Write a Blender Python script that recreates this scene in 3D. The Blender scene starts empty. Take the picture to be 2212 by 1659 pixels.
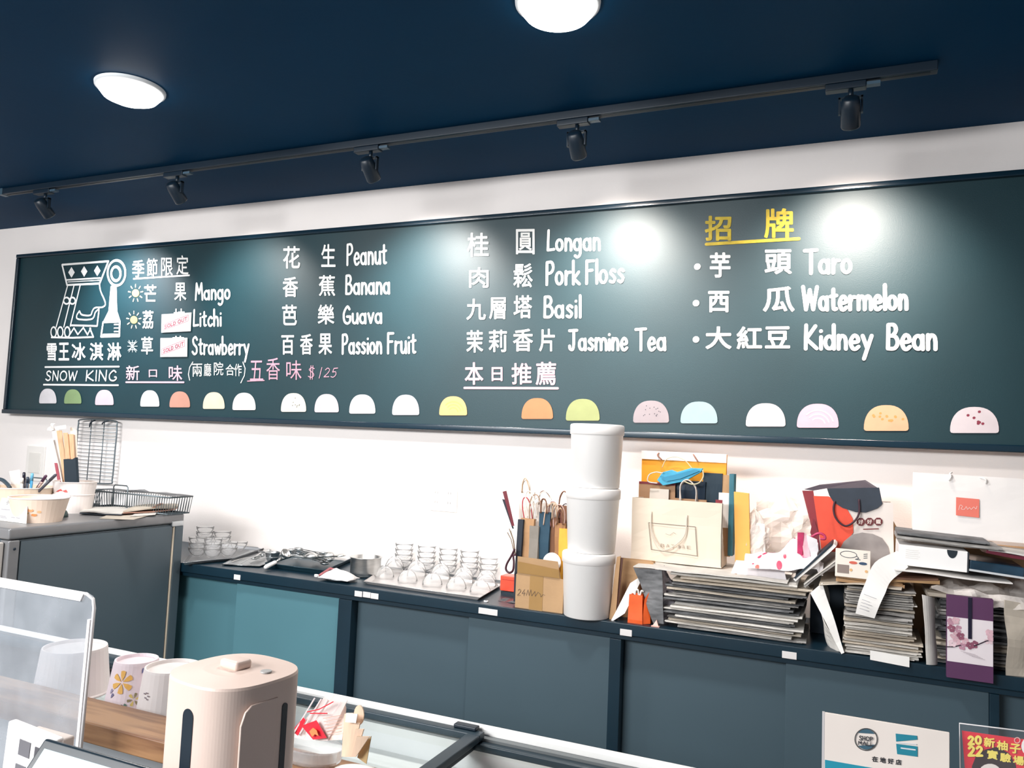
import bpy, math, random
from mathutils import Vector, Matrix, Euler, noise
R_ = math.radians
rnd = random.Random(7)
scn = bpy.context.scene
COL = scn.collection

# ------------------------------------------------------------------ camera
IW, IH, FPX = 2212, 1659, 1694.0
def unit(v): return Vector(v).normalized()
_c = (IW/2, IH/2)
_ex = unit((2743+_c[0], -(_c[1]-786), FPX))
_ey = Vector((1850-_c[0], _c[1]-983, -FPX)); _ey = (_ey - _ex*_ex.dot(_ey)).normalized()
_ez = _ex.cross(_ey)
RM = Matrix((_ex, _ey, _ez))            # camera vector -> world vector
CAM = Vector((0, -3.2, 1.55))
cd = bpy.data.cameras.new('camera'); cam = bpy.data.objects.new('camera', cd); COL.objects.link(cam)
cam.matrix_world = Matrix.Translation(CAM) @ RM.to_4x4()
cd.sensor_fit = 'HORIZONTAL'; cd.sensor_width = 36; cd.lens = FPX/IW*36
cd.clip_start = .05; cd.clip_end = 50
scn.camera = cam
# ------------------------------------------------------------------ world, exposure
w = bpy.data.worlds.new('world'); scn.world = w; w.use_nodes = True
w.node_tree.nodes['Background'].inputs[0].default_value = (.80, .88, 1, 1)
w.node_tree.nodes['Background'].inputs[1].default_value = .32
vs = scn.view_settings
vs.view_transform = 'Standard'; vs.look = 'None'; vs.gamma = 1; vs.use_curve_mapping = False
vs.exposure = 0.0
scn.cycles.transparent_max_bounces = 40
SPOT_W, DOWN_W = 115, 24
def area(name, loc, rot, size, size_y, power, col):
    l = bpy.data.lights.new(name, 'AREA'); l.shape = 'RECTANGLE'; l.size = size; l.size_y = size_y
    l.energy = power; l.color = col
    o = bpy.data.objects.new(name, l); o.location = loc; o.rotation_euler = rot; COL.objects.link(o); return o
# two unseen area lights added behind the camera as fill for wall and worktop
area('fill_light', (-2.6, -4.4, 2.6), (R_(42), 0, 0), 3.0, .6, 150, (1, .97, .94))
area('fill_light', (-2.8, -5.6, 2.6), (R_(52), 0, 0), 3.0, .6, 170, (.93, .97, 1))

def ray(px, py): return RM @ Vector(((px-_c[0])/FPX, -(py-_c[1])/FPX, -1))
def U(px, py, axis, val):
    d = ray(px, py); return CAM + d*((val-CAM[axis])/d[axis])
def UY(px, py, y): return U(px, py, 1, y)
def UZ(px, py, z): return U(px, py, 2, z)

# ------------------------------------------------------------------ materials
def lin(h):
    h = h.lstrip('#'); c = [int(h[i:i+2], 16)/255 for i in (0, 2, 4)]
    return tuple((x/12.92 if x <= .04045 else ((x+.055)/1.055)**2.4) for x in c)+(1,)
def M(name, hexc, rough=.5, metal=0, var=.06, scale=8, spec=.5, bump=0, bscale=60, emit=0, coat=0, stretch=None, col2=None, detail=3, sss=0):
    m = bpy.data.materials.new(name); m.use_nodes = True; nt = m.node_tree; b = nt.nodes['Principled BSDF']
    b.inputs['Roughness'].default_value = rough; b.inputs['Metallic'].default_value = metal
    b.inputs['Specular IOR Level'].default_value = spec; b.inputs['Coat Weight'].default_value = coat
    tc = nt.nodes.new('ShaderNodeTexCoord'); mp = nt.nodes.new('ShaderNodeMapping')
    nt.links.new(tc.outputs['Object'], mp.inputs[0])
    if stretch: mp.inputs['Scale'].default_value = stretch
    n = nt.nodes.new('ShaderNodeTexNoise'); n.inputs['Scale'].default_value = scale; n.inputs['Detail'].default_value = detail
    nt.links.new(mp.outputs[0], n.inputs['Vector'])
    if col2:
        r = nt.nodes.new('ShaderNodeValToRGB'); r.color_ramp.elements[0].position = .38; r.color_ramp.elements[1].position = .62
        r.color_ramp.elements[0].color = lin(hexc); r.color_ramp.elements[1].color = lin(col2)
        nt.links.new(n.outputs[0], r.inputs[0]); nt.links.new(r.outputs[0], b.inputs['Base Color'])
    else:
        mr = nt.nodes.new('ShaderNodeMapRange'); mr.inputs['From Min'].default_value = .3; mr.inputs['From Max'].default_value = .7
        mr.inputs['To Min'].default_value = 1-var; mr.inputs['To Max'].default_value = 1+var
        hs = nt.nodes.new('ShaderNodeHueSaturation'); hs.inputs['Color'].default_value = lin(hexc)
        nt.links.new(n.outputs[0], mr.inputs[0]); nt.links.new(mr.outputs[0], hs.inputs['Value']); nt.links.new(hs.outputs[0], b.inputs['Base Color'])
    if bump:
        n2 = nt.nodes.new('ShaderNodeTexNoise'); n2.inputs['Scale'].default_value = bscale
        nt.links.new(mp.outputs[0], n2.inputs['Vector'])
        bp = nt.nodes.new('ShaderNodeBump'); bp.inputs['Strength'].default_value = bump; bp.inputs['Distance'].default_value = .01
        nt.links.new(n2.outputs[0], bp.inputs['Height']); nt.links.new(bp.outputs[0], b.inputs['Normal'])
    if emit:
        b.inputs['Emission Color'].default_value = lin(hexc); b.inputs['Emission Strength'].default_value = emit
    return m
def MG(name, tint='FFFFFF', rough=.08, clear=.85, milky=0, milk='F2F2F4'):
    """thin clear sheet or glass: transparent + glossy by Fresnel, optionally a milky part"""
    m = bpy.data.materials.new(name); m.use_nodes = True; nt = m.node_tree; nt.nodes.clear()
    out = nt.nodes.new('ShaderNodeOutputMaterial'); tr = nt.nodes.new('ShaderNodeBsdfTransparent'); gl = nt.nodes.new('ShaderNodeBsdfGlossy')
    tr.inputs[0].default_value = lin(tint); gl.inputs['Roughness'].default_value = rough
    fr = nt.nodes.new('ShaderNodeLayerWeight'); fr.inputs[0].default_value = 1-clear
    mx = nt.nodes.new('ShaderNodeMixShader'); nt.links.new(fr.outputs['Fresnel'], mx.inputs[0]); nt.links.new(tr.outputs[0], mx.inputs[1]); nt.links.new(gl.outputs[0], mx.inputs[2])
    last = mx
    if milky:
        df = nt.nodes.new('ShaderNodeBsdfDiffuse'); df.inputs[0].default_value = lin(milk)
        n = nt.nodes.new('ShaderNodeTexNoise'); n.inputs['Scale'].default_value = 14; tc = nt.nodes.new('ShaderNodeTexCoord'); nt.links.new(tc.outputs['Object'], n.inputs['Vector'])
        mr = nt.nodes.new('ShaderNodeMapRange'); mr.inputs['From Min'].default_value = .3; mr.inputs['From Max'].default_value = .7
        mr.inputs['To Min'].default_value = milky*.75; mr.inputs['To Max'].default_value = min(1, milky*1.25); nt.links.new(n.outputs[0], mr.inputs[0])
        m2 = nt.nodes.new('ShaderNodeMixShader'); nt.links.new(mr.outputs[0], m2.inputs[0]); nt.links.new(mx.outputs[0], m2.inputs[1]); nt.links.new(df.outputs[0], m2.inputs[2]); last = m2
    nt.links.new(last.outputs[0], out.inputs[0]); return m
_mc = {}
def PC(hexc, rough=.6, **k):      # plain ink / paper colours, cached
    key = (hexc, rough, tuple(sorted(k.items())))
    if key not in _mc: _mc[key] = M('paint_'+hexc, hexc, rough, var=k.pop('var', .04), **k)
    return _mc[key]

# ------------------------------------------------------------------ mesh builder
class MB:
    def __init__(s): s.v = []; s.f = []
    def add(s, vs, fs):
        o = len(s.v); s.v += [tuple(v) for v in vs]; s.f += [tuple(i+o for i in f) for f in fs]; return s
    def box(s, x0, x1, y0, y1, z0, z1, rot=None, piv=None):
        vs = [Vector((x, y, z)) for x in (x0, x1) for y in (y0, y1) for z in (z0, z1)]
        if rot is not None:
            p = Vector(piv) if piv is not None else Vector(((x0+x1)/2, (y0+y1)/2, (z0+z1)/2)); e = Euler(rot).to_matrix()
            vs = [e @ (v-p)+p for v in vs]
        return s.add(vs, [(0, 1, 3, 2), (4, 6, 7, 5), (0, 4, 5, 1), (2, 3, 7, 6), (0, 2, 6, 4), (1, 5, 7, 3)])
    def tube(s, pts, r, n=8, closed=False):
        pts = [Vector(p) for p in pts]; N = len(pts); rings = []; up = None
        for i, p in enumerate(pts):
            a = pts[(i-1) % N] if (closed or i > 0) else p; b = pts[(i+1) % N] if (closed or i < N-1) else p
            t = (b-a).normalized()
            if up is None:
                up = Vector((0, 0, 1)) if abs(t.z) < .9 else Vector((1, 0, 0))
            up = (up - t*up.dot(t)); up = up.normalized() if up.length > 1e-6 else t.orthogonal().normalized()
            sd = t.cross(up); rr = r[i] if isinstance(r, (list, tuple)) else r
            rings.append([p + (up*math.cos(2*math.pi*k/n)+sd*math.sin(2*math.pi*k/n))*rr for k in range(n)])
        vs = [v for q in rings for v in q]; fs = []
        for i in range(N if closed else N-1):
            j = (i+1) % N
            for k in range(n): fs.append((i*n+k, i*n+(k+1) % n, j*n+(k+1) % n, j*n+k))
        if not closed: fs += [tuple(range(n))[::-1], tuple((N-1)*n+k for k in range(n))]
        return s.add(vs, fs)
    def lathe(s, prof, n=24, c=(0, 0, 0), cap0=True, cap1=True, sx=1, sy=1, axis=None):
        vs = []
        for r, z in prof:
            for k in range(n):
                a = 2*math.pi*k/n; v = Vector((r*math.cos(a)*sx, r*math.sin(a)*sy, z))
                if axis is not None: v = axis @ v
                vs.append(v+Vector(c))
        fs = [(i*n+k, i*n+(k+1) % n, (i+1)*n+(k+1) % n, (i+1)*n+k) for i in range(len(prof)-1) for k in range(n)]
        if cap0 and prof[0][0] > 1e-5: fs.append(tuple(range(n))[::-1])
        if cap1 and prof[-1][0] > 1e-5: fs.append(tuple((len(prof)-1)*n+k for k in range(n)))
        return s.add(vs, fs)
    def prism(s, pts, off):    # pts: 3-D outline, off: extrusion vector
        n = len(pts); off = Vector(off); a = [Vector(p) for p in pts]
        return s.add(a+[p+off for p in a], [tuple(range(n))[::-1], tuple(range(n, 2*n))]+[(i, (i+1) % n, n+(i+1) % n, n+i) for i in range(n)])
    def grid(s, fn, nu, nv):
        vs = [fn(i/nu, j/nv) for i in range(nu+1) for j in range(nv+1)]
        return s.add(vs, [(i*(nv+1)+j, (i+1)*(nv+1)+j, (i+1)*(nv+1)+j+1, i*(nv+1)+j+1) for i in range(nu) for j in range(nv)])
def link(o, parent=None):
    COL.objects.link(o)
    if parent: o.parent = parent
    return o
def obj(name, mb, mat, parent=None, smooth=False, bevel=0, label=None, solid=0, kind=None, subsurf=0):
    me = bpy.data.meshes.new(name); me.from_pydata([tuple(v) for v in mb.v], [], mb.f)
    me.validate()
    if smooth: me.shade_smooth()
    mats = mat if isinstance(mat, list) else [mat]
    for m in mats: me.materials.append(m)
    o = bpy.data.objects.new(name, me)
    if solid:
        md = o.modifiers.new('solid', 'SOLIDIFY'); md.thickness = solid; md.offset = 0
    if bevel:
        md = o.modifiers.new('bevel', 'BEVEL'); md.width = bevel; md.segments = 2; md.limit_method = 'ANGLE'; md.angle_limit = R_(40)
        if not smooth: me.shade_smooth(); w_ = o.modifiers.new('wn', 'WEIGHTED_NORMAL')
    if subsurf:
        md = o.modifiers.new('sub', 'SUBSURF'); md.levels = md.render_levels = subsurf
    if label: o['label'] = label
    if kind: o['kind'] = kind
    return link(o, parent)
def tag(o, label, cat, group=None):
    o['label'] = label; o['category'] = cat
    if group: o['group'] = group
    return o
def thing(name, label, cat, loc=(0, 0, 0), rz=0, group=None, rot=None):
    o = bpy.data.objects.new(name, None); o.empty_display_size = .05; o.location = loc
    o.rotation_euler = rot if rot else (0, 0, rz)
    link(o); return tag(o, label, cat, group)
def struct(name, mb, mat, parent=None, **k):
    o = obj(name, mb, mat, parent, **k)
    if parent is None: o['kind'] = 'structure'
    return o
def dup(root, loc, rot=None, label=None):
    r = root.copy(); link(r); r.location = loc
    if rot: r.rotation_euler = rot
    if label: r['label'] = label
    for ch in root.children:
        c = ch.copy(); COL.objects.link(c); c.parent = r
        for g in ch.children:
            d = g.copy(); COL.objects.link(d); d.parent = c
    return r
def cr(pts, k=6, closed=False):     # Catmull-Rom through points
    P = [Vector(p) for p in pts]; n = len(P); out = []
    for i in range(n if closed else n-1):
        p0 = P[(i-1) % n] if (closed or i > 0) else P[0]*2-P[1]; p1 = P[i]; p2 = P[(i+1) % n]
        p3 = P[(i+2) % n] if (closed or i < n-2) else P[-1]*2-P[-2]
        for j in range(k):
            t = j/k; out.append(.5*((2*p1)+(p2-p0)*t+(2*p0-5*p1+4*p2-p3)*t*t+(3*p1-p0-3*p2+p3)*t**3))
    if not closed: out.append(P[-1])
    return out
def nz(p, s=1, o=0): return noise.noise(Vector(p)*s+Vector((o, o*1.7, o*.3)))
def patch(c00, c10, c11, c01, nu=12, nv=8, amp=.006, s=9, seed=0, bow=(0, 0, 0)):
    a, b, c, d = map(Vector, (c00, c10, c11, c01)); bow = Vector(bow); nrm = (b-a).cross(d-a).normalized()
    def fn(u, v):
        p = a*(1-u)*(1-v)+b*u*(1-v)+c*u*v+d*(1-u)*v
        return p+nrm*amp*nz(p, s, seed)*2+bow*(4*u*(1-u))*(.5+.5*v)
    return MB().grid(fn, nu, nv)

# ------------------------------------------------------------------ flat print: glyphs and strokes
_gc = {}
def glyph(ch, off=0.0):
    k = (ch, off)
    if k in _gc: return _gc[k]
    c = bpy.data.curves.new('t', 'FONT'); c.body = ch; c.resolution_u = 4; c.offset = off
    o = bpy.data.objects.new('t', c); COL.objects.link(o); bpy.context.view_layer.update()
    m = o.evaluated_get(bpy.context.evaluated_depsgraph_get()).to_mesh()
    vs = [v.co.copy() for v in m.vertices]; fs = [tuple(p.vertices) for p in m.polygons]
    bpy.data.objects.remove(o); bpy.data.curves.remove(c)
    x0 = min(v.x for v in vs); x1 = max(v.x for v in vs); y0 = min(v.y for v in vs); y1 = max(v.y for v in vs)
    vs = [((v.x-x0)/(x1-x0), (v.y-y0)/(y1-y0)) for v in vs]
    _gc[k] = (vs, fs); return _gc[k]
def put_glyph(mb, ch, p00, p10, p01, off=0.0):   # bottom-left, bottom-right, top-left; off: half width added to the strokes
    a, b, c = Vector(p00), Vector(p10), Vector(p01); vs, fs = glyph(ch)
    u, v = (b-a).normalized(), (c-a).normalized(); nn = u.cross(v)
    a = a+(u+v)*off; b = b-u*off+v*off; c = c+u*off-v*off
    for k in range(8 if off > 0 else 1):
        sh = (u*math.cos(k*math.pi/4)+v*math.sin(k*math.pi/4))*off+nn*(1.5e-5*k)
        mb.add([a+(b-a)*x+(c-a)*y+sh for x, y in vs], fs)
def ribbon(mb, pts, wd, nrm=(0, -1, 0), cap=8):
    P = [Vector(p) for p in pts]; nrm = Vector(nrm).normalized(); h = wd/2
    rb = mb.__dict__.setdefault('lift', [0])
    def up():
        rb[0] += 1; return nrm*(5e-6*(rb[0] % 200))
    for a, b in zip(P, P[1:]):
        t = (b-a)
        if t.length < 1e-7: continue
        s = t.normalized().cross(nrm)*h; l = up(); mb.add([a-s+l, b-s+l, b+s+l, a+s+l], [(0, 1, 2, 3)])
    e1 = nrm.orthogonal().normalized(); e2 = nrm.cross(e1)
    for p in P:
        p = p+up(); mb.add([p+(e1*math.cos(2*math.pi*k/cap)+e2*math.sin(2*math.pi*k/cap))*h for k in range(cap)], [tuple(range(cap))])
def ell(cx, cy, rx, ry, n=14, a0=0, a1=360):
    return [(cx+rx*math.cos(R_(a0+(a1-a0)*k/n)), cy+ry*math.sin(R_(a0+(a1-a0)*k/n))) for k in range(n+1)]
def sm(*p): return [(q.x, q.y) for q in cr([(a, b, 0) for a, b in p], 5)]
ARCH = sm((.04, .32), (.16, .54), (.32, .5), (.38, .3), (.38, 0))
BOWL = ell(.21, .27, .2, .26)
F = {
 'a': (.5, [BOWL, [(.42, .54), (.43, 0)]]), 'n': (.44, [[(.04, .56), (.04, 0)], ARCH]), 'o': (.46, [BOWL]),
 'g': (.5, [BOWL, sm((.42, .54), (.43, .0), (.38, -.24), (.22, -.34), (.08, -.27))]),
 'i': (.12, [[(.06, .5), (.06, 0)], [(.06, .74), (.06, .75)]]), 't': (.36, [sm((.16, .86), (.16, .15), (.22, .02), (.32, .04)), [(0, .56), (.33, .6)]]),
 'c': (.4, [sm((.38, .46), (.22, .55), (.04, .32), (.1, .06), (.26, 0), (.39, .1))]), 'h': (.44, [[(.04, 1), (.04, 0)], ARCH]),
 'r': (.34, [[(.04, .56), (.04, 0)], sm((.04, .3), (.15, .5), (.33, .52))]), 'w': (.58, [[(.02, .55), (.15, .02), (.28, .45), (.42, .02), (.56, .55)]]),
 'b': (.46, [[(.04, 1), (.04, 0)], BOWL]), 'e': (.44, [sm((.05, .27), (.37, .31), (.34, .5), (.18, .55), (.03, .3), (.12, .04), (.26, 0), (.4, .1))]),
 'y': (.46, [[(.02, .55), (.22, .06)], [(.44, .55), (.08, -.4)]]), 'u': (.46, [sm((.04, .55), (.05, .14), (.16, .01), (.3, .06), (.39, .25)), [(.4, .56), (.42, 0)]]),
 'v': (.42, [[(.02, .55), (.2, .02), (.4, .56)]]), 's': (.36, [sm((.33, .47), (.18, .55), (.06, .42), (.2, .29), (.31, .17), (.2, .01), (.03, .07))]),
 'k': (.42, [[(.04, 1), (.04, 0)], [(.37, .52), (.07, .24), (.41, 0)]]), 'l': (.1, [[(.05, 1), (.05, 0)]]),
 'm': (.74, [[(.04, .56), (.04, 0)], ARCH, [(x+.34, y) for x, y in ARCH]]), 'd': (.48, [BOWL, [(.42, 1), (.43, 0)]]),
 'M': (.66, [[(.02, 0), (.1, 1), (.32, .38), (.54, 1), (.63, 0)]]), 'L': (.46, [[(.08, 1), (.03, .02), (.44, .06)]]),
 'S': (.56, [sm((.5, .84), (.32, 1), (.1, .86), (.16, .6), (.44, .38), (.44, .1), (.22, 0), (.03, .14))]),
 'P': (.52, [[(.06, 0), (.08, .98)], sm((.08, .97), (.36, .98), (.48, .76), (.36, .54), (.08, .47))]),
 'B': (.56, [[(.06, .02), (.08, .97)], sm((.08, .97), (.34, .96), (.44, .76), (.3, .56), (.08, .52)), sm((.08, .53), (.4, .5), (.52, .26), (.38, .04), (.06, .02))]),
 'G': (.58, [sm((.5, .82), (.32, .98), (.06, .6), (.1, .14), (.34, 0), (.54, .14), (.54, .36)), [(.3, .4), (.56, .4)]]),
 'J': (.56, [[(.02, .96), (.54, .97)], sm((.32, .97), (.32, .3), (.24, .02), (.06, .06), (.03, .2))]), 'T': (.62, [[(.0, .96), (.6, .98)], [(.32, .97), (.31, 0)]]),
 'W': (.86, [[(.03, 1), (.2, .02), (.42, .86), (.62, .02), (.84, .98)]]), 'K': (.6, [[(.07, 1), (.05, 0)], [(.52, .96), (.08, .42), (.58, .02)]]),
 'F': (.5, [[(.07, .98), (.06, 0)], [(.07, .97), (.48, .97)], [(.07, .56), (.4, .57)]]),
 'N': (.62, [[(.05, 0), (.06, 1), (.54, 0), (.56, 1)]]), 'O': (.72, [ell(.36, .5, .32, .48, 20)]), 'I': (.1, [[(.05, 1), (.05, 0)]]), ' ': (.26, []),
 'C': (.6, [sm((.5, .82), (.32, .98), (.06, .6), (.1, .14), (.34, 0), (.54, .16), (.53, .34), (.42, .36))]),
 'U': (.6, [sm((.05, 1), (.06, .25), (.3, 0), (.53, .25), (.55, 1))]), 'D': (.56, [[(.06, 0), (.06, 1)], sm((.06, .98), (.4, .88), (.52, .5), (.4, .1), (.06, .02))]),
 'H': (.56, [[(.05, 0), (.05, 1)], [(.5, 0), (.5, 1)], [(.05, .5), (.5, .5)]]), 'A': (.6, [[(.02, 0), (.3, 1), (.58, 0)], [(.14, .36), (.46, .36)]]), 'E': (.5, [[(.46, 1), (.06, 1), (.06, 0), (.46, 0)], [(.06, .52), (.4, .52)]]),
 '0': (.5, [ell(.25, .5, .2, .46, 16)]), '1': (.2, [[(.1, 1), (.08, 0)]]), '2': (.46, [sm((.05, .8), (.22, 1), (.4, .8), (.3, .45), (.03, .03)), [(.03, .03), (.44, .05)]]),
 '5': (.46, [[(.46, 1), (.16, .96), (.1, .58)], sm((.1, .56), (.34, .58), (.4, .25), (.22, 0), (.02, .06))]), '4': (.46, [[(.3, 1), (.02, .35), (.45, .38)], [(.32, .6), (.3, 0)]]),
 '7': (.44, [[(.02, .95), (.42, .97), (.16, 0)]]),
 '$': (.44, [sm((.38, .78), (.22, .86), (.08, .7), (.3, .46), (.34, .26), (.18, .14), (.02, .22)), [(.18, 1), (.14, 0)], [(.3, 1), (.26, 0)]]),
}
def word(mb, s, p00, p10, p01, wd, nrm=(0, -1, 0), gap=.13):
    a, b, c = Vector(p00), Vector(p10), Vector(p01); tot = sum(F[k][0]+gap for k in s)-gap; x = 0
    for k in s:
        for st in F[k][1]: ribbon(mb, [a+(b-a)*((x+q[0])/tot)+(c-a)*q[1] for q in st], wd, nrm)
        x += F[k][0]+gap
def fit_text(mb, s, p00, p10, p01, off=0.0, gap=.12, ws=None):   # glyph row with even boxes
    a, b, c = Vector(p00), Vector(p10), Vector(p01); n = len(s)
    for i, ch in enumerate(s):
        if ch == ' ': continue
        put_glyph(mb, ch, a+(b-a)*(i+gap/2)/n, a+(b-a)*(i+1-gap/2)/n, a+(b-a)*(i+gap/2)/n+(c-a), off)

# ------------------------------------------------------------------ common materials
m_wall = M('wall_paint', 'EFE9E6', .75, var=.02, scale=3, bump=.05, bscale=180)
m_ceil = M('ceiling_paint', '003454', .6, var=.05, scale=2, bump=.03, spec=.06)
m_floor = M('floor_tile', '6D6A66', .4, var=.1)
m_board = M('chalkboard_paint', '042C34', .50, var=.12, scale=2.2, spec=.5, bump=.04, bscale=260)
m_frame = M('board_frame_lacquer', '0B2432', .22, var=.05, spec=.6)
m_paint = M('white_marker_paint', 'DEDEDC', .7, var=.02)
m_dark = M('dark_laminate', '0C2836', .35, var=.12, scale=5, spec=.5)
m_door = M('cabinet_door_laminate', '41545E', .5, var=.06, scale=1.6, spec=.4)
m_black = M('black_metal', '0C1E2C', .4, var=.05)
m_steel = M('brushed_steel', 'D6D6D4', .36, metal=1, var=.1, scale=20, stretch=(1, 1, 6))
m_steeld = M('dark_steel', 'B4B8BA', .35, metal=1, var=.15, scale=14)
m_alu = M('white_aluminium', 'DDDDDD', .35, var=.03, spec=.6)
m_kraft = M('kraft_paper', 'B5906A', .8, var=.1, scale=14, bump=.1)
m_carton = M('carton_cardboard', 'B8956F', .85, var=.06, scale=10, bump=.06)
m_tape = M('brown_tape', 'A5814F', .35, var=.06, spec=.5)
m_white = M('white_plastic', 'FEFCFA', .4, var=.02)
m_wpaper = M('white_paper', 'F1EEEA', .8, var=.03)
m_glass = MG('clear_glass', 'FFFFFF', .06, .93, .10, 'FFFFFF')
m_film = MG('clear_plastic_film', 'FFFFFF', .22, .9, .5, 'F8F0EA')
m_acryl = MG('scuffed_acrylic', 'F4F6F8', .2, .93, .30, 'C4C8CE')

# ------------------------------------------------------------------ the setting
struct('wall_back', MB().box(-6, 3, 0, .12, 0, 2.9), m_wall)
struct('wall_left', MB().box(-6.1, -5.98, -6, .12, 0, 2.9), m_wall)
struct('wall_right', MB().box(2.6, 2.72, -6, 0, 0, 2.9), m_wall)
struct('ceiling', MB().box(-6, 2.6, -6, 0, 2.76, 2.86), m_ceil)
struct('floor', MB().box(-6, 2.6, -6, 0, -.1, 0), m_floor)

# ------------------------------------------------------------------ chalkboard
BY = -.045
def BP(px, py, y=BY): return UY(px, py, y)
bl_, br_ = BP(35, 549, -.06), BP(5, 893, -.06)
BX0 = (bl_.x+br_.x)/2; BX1 = 1.35; BZ0 = (BP(1106, 937, -.06).z+BP(300, 903, -.06).z)/2; BZ1 = (BP(1106, 460, -.06).z+bl_.z)/2
board = thing('chalkboard', 'long dark green chalkboard menu with ice cream flavours, mounted on the white wall', 'chalkboard', (0, 0, 0))
obj('panel', MB().box(BX0+.015, BX1-.015, BY+.002, -.008, BZ0+.015, BZ1-.015), m_board, board)
obj('frame_rail', MB().box(BX0, BX1, -.062, -.004, BZ1-.022, BZ1), m_frame, board, bevel=.004)
obj('frame_rail', MB().box(BX0, BX1, -.066, -.004, BZ0, BZ0+.026), m_frame, board, bevel=.004)
obj('frame_stile', MB().box(BX0, BX0+.022, -.060, -.004, BZ0+.026, BZ1-.022), m_frame, board, bevel=.004)
obj('frame_stile', MB().box(BX1-.022, BX1, -.060, -.004, BZ0+.026, BZ1-.022), m_frame, board, bevel=.004)
CR = {1: (3.95, 0, 520), 2: (3.95, 540, 480), 3: (3.456, 980, 440), 4: (2.7655, 1440, 380)}
def cp(k, x, y): s, ox, oy = CR[k]; return (ox+x/s, oy+y/s)
def B(k, x, y, d=0.0): px, py = cp(k, x, y); return UY(px, py, BY-.0008-d)
def cjk(mb, k, lst, off=.012):
    for ch, x0, y0, x1, y1 in lst: put_glyph(mb, ch, B(k, x0, y1), B(k, x1, y1), B(k, x0, y0), off)
def wd_(mb, k, s, x0, x1, base, top, wd, basr=None, slant=0):
    basr = basr if basr is not None else base
    word(mb, s, B(k, x0, base), B(k, x1, basr), B(k, x0+slant, top), wd)
def line(mb, k, pts, wd): ribbon(mb, [B(k, *p) for p in pts], wd)
def letter(name, mb, mat, label): return obj(name, mb, mat, board, label=label)
SW = .0118
def chars_(k, lst, off, mat, label=None):
    for ch, x0, y0, x1, y1 in lst:
        mb = MB(); put_glyph(mb, ch, B(k, x0, y1), B(k, x1, y1), B(k, x0, y0), off); obj('painted_character', mb, mat, board, label=label)
def row(label, k, chars, words, wdth=SW, mat=m_paint, off=.0016, name='painted_word', under=None, slant=0):
    chars_(k, chars, off, mat, None if mat is m_paint else label.split(' ')[0]+' painted character')
    for s, x0, x1, b0, b1, t in words:
        mb = MB(); wd_(mb, k, s, x0, x1, b0, t, wdth, b1, slant); obj(name, mb, mat, board)
    if under:
        mb = MB(); line(mb, k, under, wdth*.8); obj('underline', mb, mat, board)
row('white heading', 1, [('季', 1128, 165, 1232, 312), ('節', 1252, 150, 1345, 305), ('限', 1375, 145, 1475, 300), ('定', 1505, 125, 1608, 290)], [], off=.0010, under=[(1140, 325), (1400, 308), (1615, 295)])
row('white Mango row', 1, [('芒', 1230, 375, 1335, 520), ('果', 1487, 358, 1590, 512)], [('Mango', 1668, 1965, 505, 495, 365)], .0122)
row('white Litchi row', 1, [('荔', 1215, 595, 1310, 750), ('枝', 1480, 580, 1580, 730)], [('Litchi', 1650, 1890, 728, 725, 592)], .0122)
row('white Strawberry row', 1, [('草', 1205, 820, 1305, 970), ('莓', 1470, 812, 1570, 960)], [('Strawberry', 1640, 2125, 968, 970, 822)], .0122)
row('bold white shop name characters under the logo', 1, [('雪', 398, 875, 485, 1025), ('王', 500, 870, 590, 1022), ('冰', 612, 870, 730, 1020), ('淇', 765, 870, 880, 1022), ('淋', 915, 870, 1035, 1022)], [], off=.0024)
mb = MB(); wd_(mb, 1, 'SNOW', 388, 655, 1192, 1112, .0085, 1194, 6); wd_(mb, 1, 'KINC', 730, 997, 1195, 1108, .0085, 1195, 6)
line(mb, 1, [(385, 1078), (1015, 1074)], .010); line(mb, 1, [(372, 1228), (1008, 1233)], .010)
letter('shop_name', mb, m_paint, 'thin white capital shop name between two ruled lines')
m_pink = M('pink_marker_paint', 'C9A0AE', .7, var=.04)
m_pinkc = M('pink_chalk', 'B48A9A', .8, var=.1, scale=60)
row('pink underlined new flavour heading', 1, [('新', 1075, 1065, 1190, 1190), ('口', 1270, 1100, 1340, 1165), ('味', 1440, 1065, 1555, 1195)], [], .012, m_pink, .0010, under=[(1075, 1207), (1568, 1208)])
chars_(1, [('兩', 1640, 1050, 1725, 1160), ('廳', 1740, 1045, 1802, 1155), ('院', 1825, 1035, 1905, 1148), ('合', 1925, 1055, 2000, 1150), ('作', 2000, 1050, 2062, 1155)], 0, PC('E8EAE6', .8), 'thin white chalk character')
mb = MB()
line(mb, 1, [(1645, 1035), (1618, 1080), (1608, 1140), (1618, 1190)], .005); line(mb, 1, [(2072, 1035), (2092, 1090), (2085, 1150), (2055, 1212)], .005)
letter('bracket', mb, PC('E8EAE6', .8), 'thin white chalk brackets')
chars_(2, [('五', 0, 1182, 112, 1350), ('香', 140, 1158, 255, 1345), ('味', 310, 1180, 440, 1345)], 0, m_pinkc, 'thin pink chalk character')
mb = MB()
wd_(mb, 2, '$', 495, 558, 1340, 1225, .0045); wd_(mb, 2, '1', 578, 610, 1330, 1240, .0045, slant=20); wd_(mb, 2, '25', 628, 735, 1322, 1245, .0045, slant=14)
line(mb, 2, [(-20, 1356), (60, 1352), (122, 1350)], .0055); letter('chalk_price', mb, m_pinkc, 'thin pink chalk price and rule')
row('white Peanut row', 2, [('花', 283, 205, 428, 395), ('生', 608, 188, 730, 382)], [('Peanut', 825, 1165, 365, 352, 188)])
row('white Banana row', 2, [('香', 280, 468, 410, 638), ('蕉', 588, 452, 727, 630)], [('Banana', 815, 1195, 615, 608, 452)])
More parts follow.
